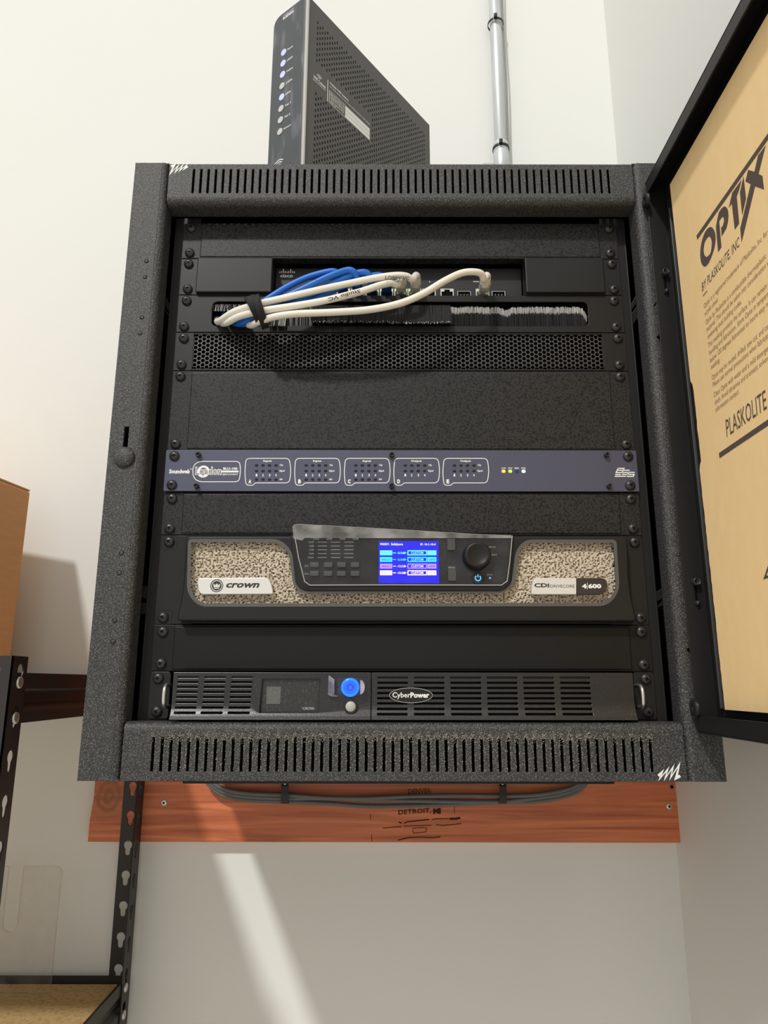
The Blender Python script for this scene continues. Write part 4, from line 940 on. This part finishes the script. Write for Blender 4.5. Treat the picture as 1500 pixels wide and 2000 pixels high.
# ------------------------------------------------------------------ patch cables and strap
def cpath(L): return [aty(x, y, Y) for x, y, Y in L]
def cable(name, L, r, m, label, px_port, seg=12, plugm=M_plug, boot=None):
    t = thing(name, label, 'cable', (0, 0, 0)); x, z = PORTS[px_port]; t.location = (x, YR, z)
    pts = [Vector((x, -.012, z+.0005)), Vector((x, -.018, z+.0015))]+cpath(L)
    part('jacket', tube('jacket', smooth_path(pts, 6), r, m, seg), t)
    pl = boxes('plug', [(x-.0055, x+.0055, -.010, YR-.0006, z-.0038, z+.0038), (x-.0030, x+.0030, -.006, YR-.0006, z+.0039, z+.0054)], plugm, .0005); part('plug', pl, t)
    if boot: part('boot', tube('boot', smooth_path([Vector((x, -.004, z)), Vector((x, -.013, z+.0005)), Vector((x, -.018, z+.0015)), pts[2]], 4), lambda k: .0058-.0020*k, boot, 12), t)
    return t
rW = .0036
cA = cable('white_patch_cable', [(806, 547, -.028), (795, 540, -.033), (775, 538, -.036), (740, 542, -.036), (690, 552, -.038), (620, 567, -.040), (560, 581, -.040), (505, 594, -.038), (460, 608, -.028), (434, 624, -.014), (425, 629, .002), (424, 622, .02)], rW, M_cw, 'white patch cable hand-marked with black capitals', 810, boot=mat('pale boot', (.66, .65, .60), .4))
cB = cable('white_patch_cable', [(777, 556, -.028), (764, 553, -.033), (740, 558, -.038), (700, 571, -.042), (640, 586, -.044), (580, 597, -.044), (520, 606, -.042), (470, 617, -.030), (444, 630, -.016), (433, 631, .002), (433, 624, .02)], rW, M_cw, 'white patch cable with upside-down handwriting near the strap', 783, boot=mat('pale boot', (.66, .65, .60), .4))
cC = cable('white_patch_cable', [(945, 547, -.030), (940, 535, -.038), (924, 531, -.042), (900, 534, -.044), (868, 549, -.046), (826, 574, -.047), (780, 593, -.047), (720, 605, -.046), (650, 610, -.046), (580, 613, -.045), (535, 619, -.042), (505, 629, -.034), (490, 635, -.020), (479, 629, .002), (476, 622, .02)], rW, M_cw, 'white patch cable looping lowest, plugged in apart from the others', 942, boot=M_cw)
blue = [(671, [(668, 556, -.026), (664, 540, -.034), (655, 531, -.036), (640, 531, -.036), (600, 542, -.034), (560, 561, -.034), (520, 586, -.034), (500, 600, -.032), (480, 614, -.026), (455, 625, -.014), (441, 618, .004), (438, 612, .02)]),
        (699, [(698, 556, -.026), (696, 540, -.036), (690, 530, -.040), (676, 528, -.040), (640, 541, -.040), (600, 560, -.038), (560, 579, -.036), (520, 598, -.032), (490, 614, -.026), (465, 626, -.014), (450, 619, .004), (447, 612, .02)]),
        (727, [(726, 556, -.024), (723, 542, -.032), (716, 533, -.036), (700, 533, -.036), (664, 547, -.036), (620, 568, -.034), (575, 590, -.030), (530, 608, -.028), (495, 621, -.022), (470, 632, -.014), (456, 630, .003), (455, 622, .02)]),
        (755, [(754, 557, -.022), (751, 545, -.026), (743, 538, -.030), (728, 539, -.032), (690, 550, -.032), (640, 572, -.030), (590, 594, -.027), (540, 612, -.024), (500, 626, -.018), (476, 633, -.012), (465, 629, .003), (464, 621, .02)])]
for k, (pp, L) in enumerate(blue):
    cable('blue_patch_cable', L, .0033, M_cb, ('blue patch cable, uppermost of the four arching to the strap', 'blue patch cable second from the top in the blue bunch', 'blue patch cable third from the top in the blue bunch', 'blue patch cable lowest in the blue bunch, beside the white ones')[k], pp, plugm=mat('blue plug', (.012, .05, .22), .3))
def hand(parent, s, pA, pB, Y, hh, rot, m=mat('black marker', (.03, .02, .02), .6)):
    a, b = aty(*pA, Y), aty(*pB, Y); d = Vector((b.x-a.x, b.z-a.z)); L = d.length; d.normalize(); nv = Vector((-d.y, d.x))
    f = lambda u, v, h: (a.x+d.x*u+nv.x*v, Y-h, a.z+d.y*u+nv.y*v)
    part('handwriting', text_mesh(s, 0, L, -hh/2, hh/2, m, f, .0002, .025, .1, rot), parent)
hand(cA, 'LOBBY VC', (752, 542.5), (800, 544), -.0420, .0042, 0)
hand(cB, 'Studio VC', (641, 585.5), (704, 568.5), -.0488, .0042, 1)
# strap: two wraps round the bundle
st = thing('cable_strap', 'black hook-and-loop strap binding the blue and white cables', 'cable strap', aty(503, 605, -.034))
def wrap(c, axis, ra, rb_, wd, tilt, th=.0011):
    ax = axis.normalized(); u = (Vector((0, -1, 0))-ax*ax.dot(Vector((0, -1, 0)))).normalized(); v = ax.cross(u); n = 36; bm = bmesh.new(); rings = []
    for i in range(n):
        t = 2*math.pi*i/n; k = (1, 1+th/ra)
        rr = []
        for kk in k:
            for s in (-1, 1): rr.append(bm.verts.new(c+(u*math.cos(t)*ra+v*math.sin(t)*rb_)*kk+ax*(s*wd/2+tilt*math.sin(t))))
        rings.append(rr)
    for i in range(n):
        p, q = rings[i], rings[(i+1) % n]
        for a, b in ((2, 3), (1, 0), (0, 2), (3, 1)): bm.faces.new((p[a], p[b], q[b], q[a])).smooth = True
    bmesh.ops.recalc_face_normals(bm, faces=bm.faces[:]); return bm_mesh('strap_wrap', bm, M_strap)
axd = aty(530, 597, -.034)-aty(478, 616, -.034)
part('strap_wrap', wrap(aty(499, 607, -.033), axd, .0168, .0142, .0105, .0010), st); part('strap_wrap', wrap(aty(509, 609, -.033), axd, .0180, .0160, .0078, -.0014), st)

# ------------------------------------------------------------------ modem on top of the rack
ang = math.radians(37.5); Lm, Hm, Tm = .2625, .2612, .0570
FO = Vector((-.1100, .0005, ZT-.0015)); mdir = Vector((math.sin(ang), math.cos(ang), 0)); ndir = Vector((math.cos(ang), -math.sin(ang), 0))
md = thing('modem', 'tall black internet gateway with perforated side standing on the rack', 'modem', FO+mdir*Lm/2-ndir*Tm/2)
def W3(u, v, h): return FO+mdir*u+Vector((0, 0, v))+ndir*h          # side face coordinates, h outwards
def W4(u, v, h): return FO-ndir*u+Vector((0, 0, v))-mdir*h           # front face, u to the viewer's left
def side(px, py): q = hit(px, py, FO, ndir); return ((q-FO).dot(mdir), q.z-FO.z)
def front(px, py): q = hit(px, py, FO, mdir); return ((q-FO).dot(-ndir), q.z-FO.z)
# perforated side wall as column strips
bm = bmesh.new(); pu, pv = .00452, .0080; u_st, u_en = .0150, Lm-.009; v_st, v_en = .008, Hm-.022
bu = side(727, 260)[0]; bv0, bv1 = side(606, 172)[1], side(612, 114)[1]
def fq(a, b, c_, d): bm.faces.new([bm.verts.new(W3(*x)) for x in (a, b, c_, d)])
def quad(u0, u1, v0, v1): fq((u0, v0, 0), (u1, v0, 0), (u1, v1, 0), (u0, v1, 0))
quad(.0012, u_st, 0, Hm); ncol = int((u_en-u_st)/pu)
topz = lambda u: Hm
for c in range(ncol):
    ua = u_st+c*pu; ub = ua+pu; v = v_st+(pv/2 if c % 2 else 0); quad(ua, ub, 0, v)
    um = (ua+ub)/2
    while v+pv < v_en+pv*.3:
        mid = v+pv/2
        if um < bu and bv0 < mid < bv1: quad(ua, ub, v, v+pv)
        else:
            o = [(ua, v), (ub, v), (ub, v+pv), (ua, v+pv)]; hh = [(um-.0009, mid-.0022), (um+.0013, mid-.0017), (um+.0009, mid+.0022), (um-.0013, mid+.0017)]
            vo = [bm.verts.new(W3(a, b, 0)) for a, b in o]; vi = [bm.verts.new(W3(a, b, 0)) for a, b in hh]; vb = [bm.verts.new(W3(a, b, -.0015)) for a, b in hh]
            for i in range(4):
                j = (i+1) % 4; bm.faces.new((vo[i], vo[j], vi[j], vi[i])); bm.faces.new((vi[i], vi[j], vb[j], vb[i]))
        v += pv
    quad(ua, ub, v, Hm)
quad(u_st+ncol*pu, Lm, 0, Hm)
part('side_grille', bm_mesh('side_grille', bm, M_modem), md, kind='stuff')
bm = bmesh.new()
def obox(u0, u1, h0, h1, v0, v1, bev=.0):
    vs = [bm.verts.new(W3(u, v, h)) for u in (u0, u1) for v in (v0, v1) for h in (h0, h1)]
    for f in ((0, 1, 3, 2), (4, 6, 7, 5), (0, 4, 5, 1), (2, 3, 7, 6), (0, 2, 6, 4), (1, 5, 7, 3)): bm.faces.new([vs[i] for i in f])
obox(.006, Lm, -Tm+.001, -.004, 0.0, Hm-.0005)
part('inner_case', bm_mesh('inner_case', bm, M_inner), md)
bm = bmesh.new(); obox(.0012, Lm, -Tm, -.0001, Hm-.002, Hm); obox(.0012, Lm, -Tm, -Tm+.002, 0, Hm-.002); obox(Lm-.002, Lm, -Tm+.002, -.0001, 0, Hm-.002)
bmesh.ops.recalc_face_normals(bm, faces=bm.faces[:]); part('case', bm_mesh('case', bm, M_modem), md)
rf = lambda r0, off: rrect(off, Tm-off, off*.6, Hm-off, (r0, .003, .003, .003), 6)
part('front_trim', plate('front_trim', [rrect(-.001, Tm+.001, 0, Hm+.0005, (.014, .003, .002, .002), 6)], .0034, M_trim, lambda u, v, h: W4(u, v, h), .0008, 2, -.0012), md)
part('front_panel', plate('front_panel', [rrect(.0028, Tm-.0006, .002, Hm-.0015, (.012, .003, .002, .002), 6)], .0016, M_mpanel, lambda u, v, h: W4(u, v, h), .0004, 1, .0020), md)
FMf = lambda u, v, h: W4(-u, v, h+.0036)
def front_text(s, pA, pB, hh, bold=.01, m=M_white):
    a, b = front(*pA), front(*pB); part('lettering', text_mesh(s, -a[0], -b[0], (a[1]+b[1])/2-hh/2, (a[1]+b[1])/2+hh/2, m, FMf, .0002, bold), md)
Zf = lambda x, y: (520+x/11.767, y/11.767)
front_text('COMCAST', Zf(438, 425), Zf(680, 265), .0042, -.01); front_text('BUSINESS', Zf(438, 468), Zf(678, 318), .0040, .03)
ind = [(455, 1255, 1), (443, 1505, 1), (430, 1760, 1), (418, 140+1883, 0), (410, 395+1883, 1), (395, 660+1883, 0), (383, 920+1883, 0), (370, 1187+1883, 0)]
for k, (x, y, lit) in enumerate(ind):
    c = front(*Zf(x, y)); part('indicator', plate('indicator', [circ(-c[0], c[1], .0044, 24)], .0008, M_ind if lit else M_ind2, FMf, .0002, 1), md)
    s = ('Power', 'US/DS', 'Online', '2.4GHz', '5GHz', 'Tel 1', 'Tel 2', 'Battery')[k]; wl = .0042+.0011*len(s)
    part('lettering', text_mesh(s, -c[0]+.0062, -c[0]+.0062+wl, c[1]-.0012, c[1]+.0018, M_white, FMf, .0002, .02), md)
c = front(549, 322)
part('wifi_mark', strokes('wifi_mark', [([(-c[0]+r_*math.cos(t), c[1]-.006+r_*math.sin(t)) for t in (math.radians(45+90*i/10) for i in range(11))], .0012, False) for r_ in (.004, .007, .010)], M_white, FMf), md)
# label on the side
FMs = lambda u, v, h: W3(u, v, h)
Zk = lambda x, y: side(600+x/10.714, 130+y/10.714)
def sblock(x0, y0, x1, y1, m=M_white, wd=.0012):
    a, b = Zk(x0, y0), Zk(x1, y1); v = (a[1]+b[1])/2; return ([(a[0], v), (b[0], v)], wd, False)
def side_text(s, p0, p1, hh, bold=.01):
    a, b = Zk(*p0), Zk(*p1); v = (a[1]+b[1])/2; part('lettering', text_mesh(s, a[0], b[0], v-hh/2, v+hh/2, M_white, FMs, .0003, bold), md)
side_text('WiFi Connect', (130, 205), (385, 440), .0046, .03); side_text('Quick connection setup', (120, 260), (382, 510), .0026, .02)
side_text('Default WiFi Settings', (475, 350), (862, 720), .0040, .03); side_text('Use these settings to connect your wireless devices to this gateway', (475, 408), (1310, 1230), .0022, .03)
for j in range(6):
    s = ('Network Name 2.4', 'Password', 'Network Name 5', 'Admin Tool http', 'User Name Pass', 'Serial')[j]
    side_text(s, (482, 545+j*38), ((770 if j < 5 else 600), (832 if j < 5 else 660)+j*38), .0024, .01)
a, b = Zk(462, 500), Zk(795, 810); zb_l = Zk(462, 755)[1]; e = Zk(1305, 1300)
part('label_lines', strokes('label_lines', [([(a[0], a[1]), (b[0], a[1])], .0006, False), ([(a[0], zb_l), (e[0], zb_l)], .0006, False), ([(a[0], zb_l), (a[0], a[1])], .0009, False), ([(Zk(430, 280)[0], Zk(430, 280)[1]), (Zk(430, 280)[0], Zk(420, 730)[1])], .0012, False)], M_white, FMs, .0003), md)
t0 = a[1]; hgt = (t0-zb_l)
for j in range(3):
    v1_ = t0-hgt*j/3; v0_ = t0-hgt*(j+1)/3+.0005
    part('label_sticker', plate('label_sticker', [[(b[0], v0_), (e[0], v0_), (e[0], v1_), (b[0], v1_)]], .0002, M_white, FMs, 0, 0, .0001), md)
cw = Zk(250, 262); part('wifi_mark', strokes('wifi_mark', [([(cw[0]+r_*math.cos(t), cw[1]-.001+r_*math.sin(t)) for t in (math.radians(45+90*i/8) for i in range(9))], .0009, False) for r_ in (.002, .004, .006)], M_white, FMs, .0003), md)

# ------------------------------------------------------------------ shelving unit
XSH = -.375; SY0, SY1 = .001, .432; WSH = .92; FL = .030; TH = .0016
shelf = thing('shelving_unit', 'black slotted-angle shelving unit with chipboard decks beside the rack', 'shelving', (XSH-WSH/2, (SY0+SY1)/2, ZF))
KP = .0405; ZTOP = .0590
def keyhole(cx_, cz, s=1):
    R, r = .0062, .0034
    up_ = [(cx_+R*math.cos(t), cz+R*math.sin(t)) for t in (math.radians(-50+280*i/14) for i in range(15))]
    return up_+[(cx_-r, cz-.0115), (cx_-r*.6, cz-.0138), (cx_+r*.6, cz-.0138), (cx_+r, cz-.0115)]
def angle_post(x, y, sx, sy_):
    """corner at (x, y); flanges run sx along x and sy_ along y"""
    bm = bmesh.new(); zs_ = []; z = ZTOP-.0135
    while z > ZF+.03: zs_.append(z); z -= KP
    L1 = [[(0, ZF), (FL, ZF), (FL, ZTOP), (0, ZTOP)]]+[keyhole(.0172, z) for z in zs_]
    me = curve_mesh('p', L1, TH)
    m2 = me.copy()
    for v in me.vertices: v.co = (x+sx*v.co.x, y+sy_*(v.co.z+TH/2), v.co.y)
    for v in m2.vertices: v.co = (x+sx*(v.co.z+TH/2), y+sy_*v.co.x, v.co.y)
    me.materials.clear(); m2.materials.clear()
    bm.from_mesh(me); bm.from_mesh(m2); bpy.data.meshes.remove(me); bpy.data.meshes.remove(m2)
    bmesh.ops.recalc_face_normals(bm, faces=bm.faces[:])
    return bm_mesh('post', bm, M_post)
part('post', angle_post(XSH, SY0, -1, 1), shelf); part('post', angle_post(XSH, SY1, -1, -1), shelf)
part('post', angle_post(XSH-WSH, SY0, 1, 1), shelf); part('post', angle_post(XSH-WSH, SY1, 1, -1), shelf)
def z_beam(zt_, side_x=None, sx=-1, y=None, sy_=1):
    """stepped rail seen from outside: upper band, recessed groove, lower band"""
    prof = [(.0020, zt_), (.0020, zt_-.0155), (.0040, zt_-.0175), (.0095, zt_-.0200), (.0095, zt_-.0215), (.0088, zt_-.0300), (.0030, zt_-.0365), (.0020, zt_-.0385), (.0020, zt_-.0485)]
    inn = [(p[0]+.0014, p[1]) for p in prof][::-1]; P = prof+inn; bm = bmesh.new()
    if side_x is not None: rings = [[bm.verts.new((side_x+sx*d, yy, z)) for d, z in P] for yy in (SY0+.003, SY1-.003)]
    else: rings = [[bm.verts.new((xx, y+sy_*d, z)) for d, z in P] for xx in (XSH-WSH+.003, XSH-.003)]
    n = len(P)
    for i in range(n): bm.faces.new((rings[0][i], rings[0][(i+1) % n], rings[1][(i+1) % n], rings[1][i]))
    bm.faces.new(rings[0]); bm.faces.new(rings[1][::-1]); bmesh.ops.recalc_face_normals(bm, faces=bm.faces[:]); return bm_mesh('beam', bm, M_post)
for zt_, top in ((.0432, 1), (-.3675, 0), (-.80, 0), (-1.22, 0)):
    part('beam', z_beam(zt_, XSH, -1), shelf); part('beam', z_beam(zt_, XSH-WSH, 1), shelf)
    part('beam', z_beam(zt_, y=SY0, sy_=1), shelf); part('beam', z_beam(zt_, y=SY1, sy_=-1), shelf)
    zd = zt_-.0195+.0125
    part('deck', box('deck', XSH-WSH+.0125, XSH-.0125, SY0+.0125, SY1-.0125, zt_-.0195, zd, M_chip, .0008), shelf, label='chipboard shelf deck')
    for xx, s in ((XSH, 1),):
        for yy in (SY0+.0172, SY1-.0172):
            for dz in (-.0095, -.0430): part('rivet', lathe('rivet', [(.0058, 0), (.0056, .0012), (.004, .002), (0, .0022)], Vector((XSH+.0001, yy, zt_+dz)), M_rivet, Vector((1, 0, 0)), 18), shelf)
# carton on the top deck
zd = .0432-.0195+.0125; bc = Vector((-.5675, .368, zd)); bh = .3225-zd
bc = Vector((-.5610, .362, zd))
cb = thing('cardboard_box', 'plain brown cardboard carton standing on the shelving top deck', 'box', bc, rotz=math.radians(-10))
part('body', box('body', -.34, 0, -.338, 0, .0003, bh-.003, M_card, .004, 3), cb, local=True)
for a, b in ((-.3375, -.1695), (-.1685, -.0005)): part('flap', box('flap', -.339, -.001, a, b, bh-.0029, bh, M_card, .001), cb, local=True)
# clear acrylic holder on the lower deck
zd = -.3675-.0195+.0125; ah = thing('acrylic_holder', 'clear acrylic holder with a thumb cut-out on the lower chipboard deck', 'holder', (-.545, .395, zd))
YH = .388
def H(px, py): q = aty(px, py, YH); return (q.x, q.z)
tr = H(122, 1697); xr_ = tr[0]-.001; xl_ = xr_-.165; zt_ = H(80, 1692)[1]; u0_, u1_ = H(18, 1760)[0]-.006, H(18, 1760)[0]+.0145; ub_ = H(18, 1821)[1]
um = (u0_+u1_)/2; ur = (u1_-u0_)/2
outl = [(xl_, zd+.0005), (xr_, zd+.0005)]+[(xr_-.009+.009*math.cos(t), zt_-.009+.009*math.sin(t)) for t in (math.pi/2*i/6 for i in range(7))]+[(u1_, zt_)]+[(um+ur*math.cos(t), ub_+ur+ur*math.sin(t)) for t in (-math.pi*i/12 for i in range(13))]+[(u0_, zt_)]+[(xl_+.009-.009*math.sin(t), zt_-.009+.009*math.cos(t)) for t in (math.pi/2*i/6 for i in range(7))]
part('front_plate', plate('front_plate', [outl], .003, M_acr, MAP_XZ(YH+.003)), ah)
ed = outl[1:-1]
V, Fc = [], []
for i, p in enumerate(outl):
    V += [(p[0], YH-.0001, p[1]), (p[0], YH+.0031, p[1])]
for i in range(len(outl)): j = (i+1) % len(outl); Fc.append((2*i, 2*j, 2*j+1, 2*i+1))
part('polished_edge', mesh_from('polished_edge', V, Fc, M_acredge), ah)
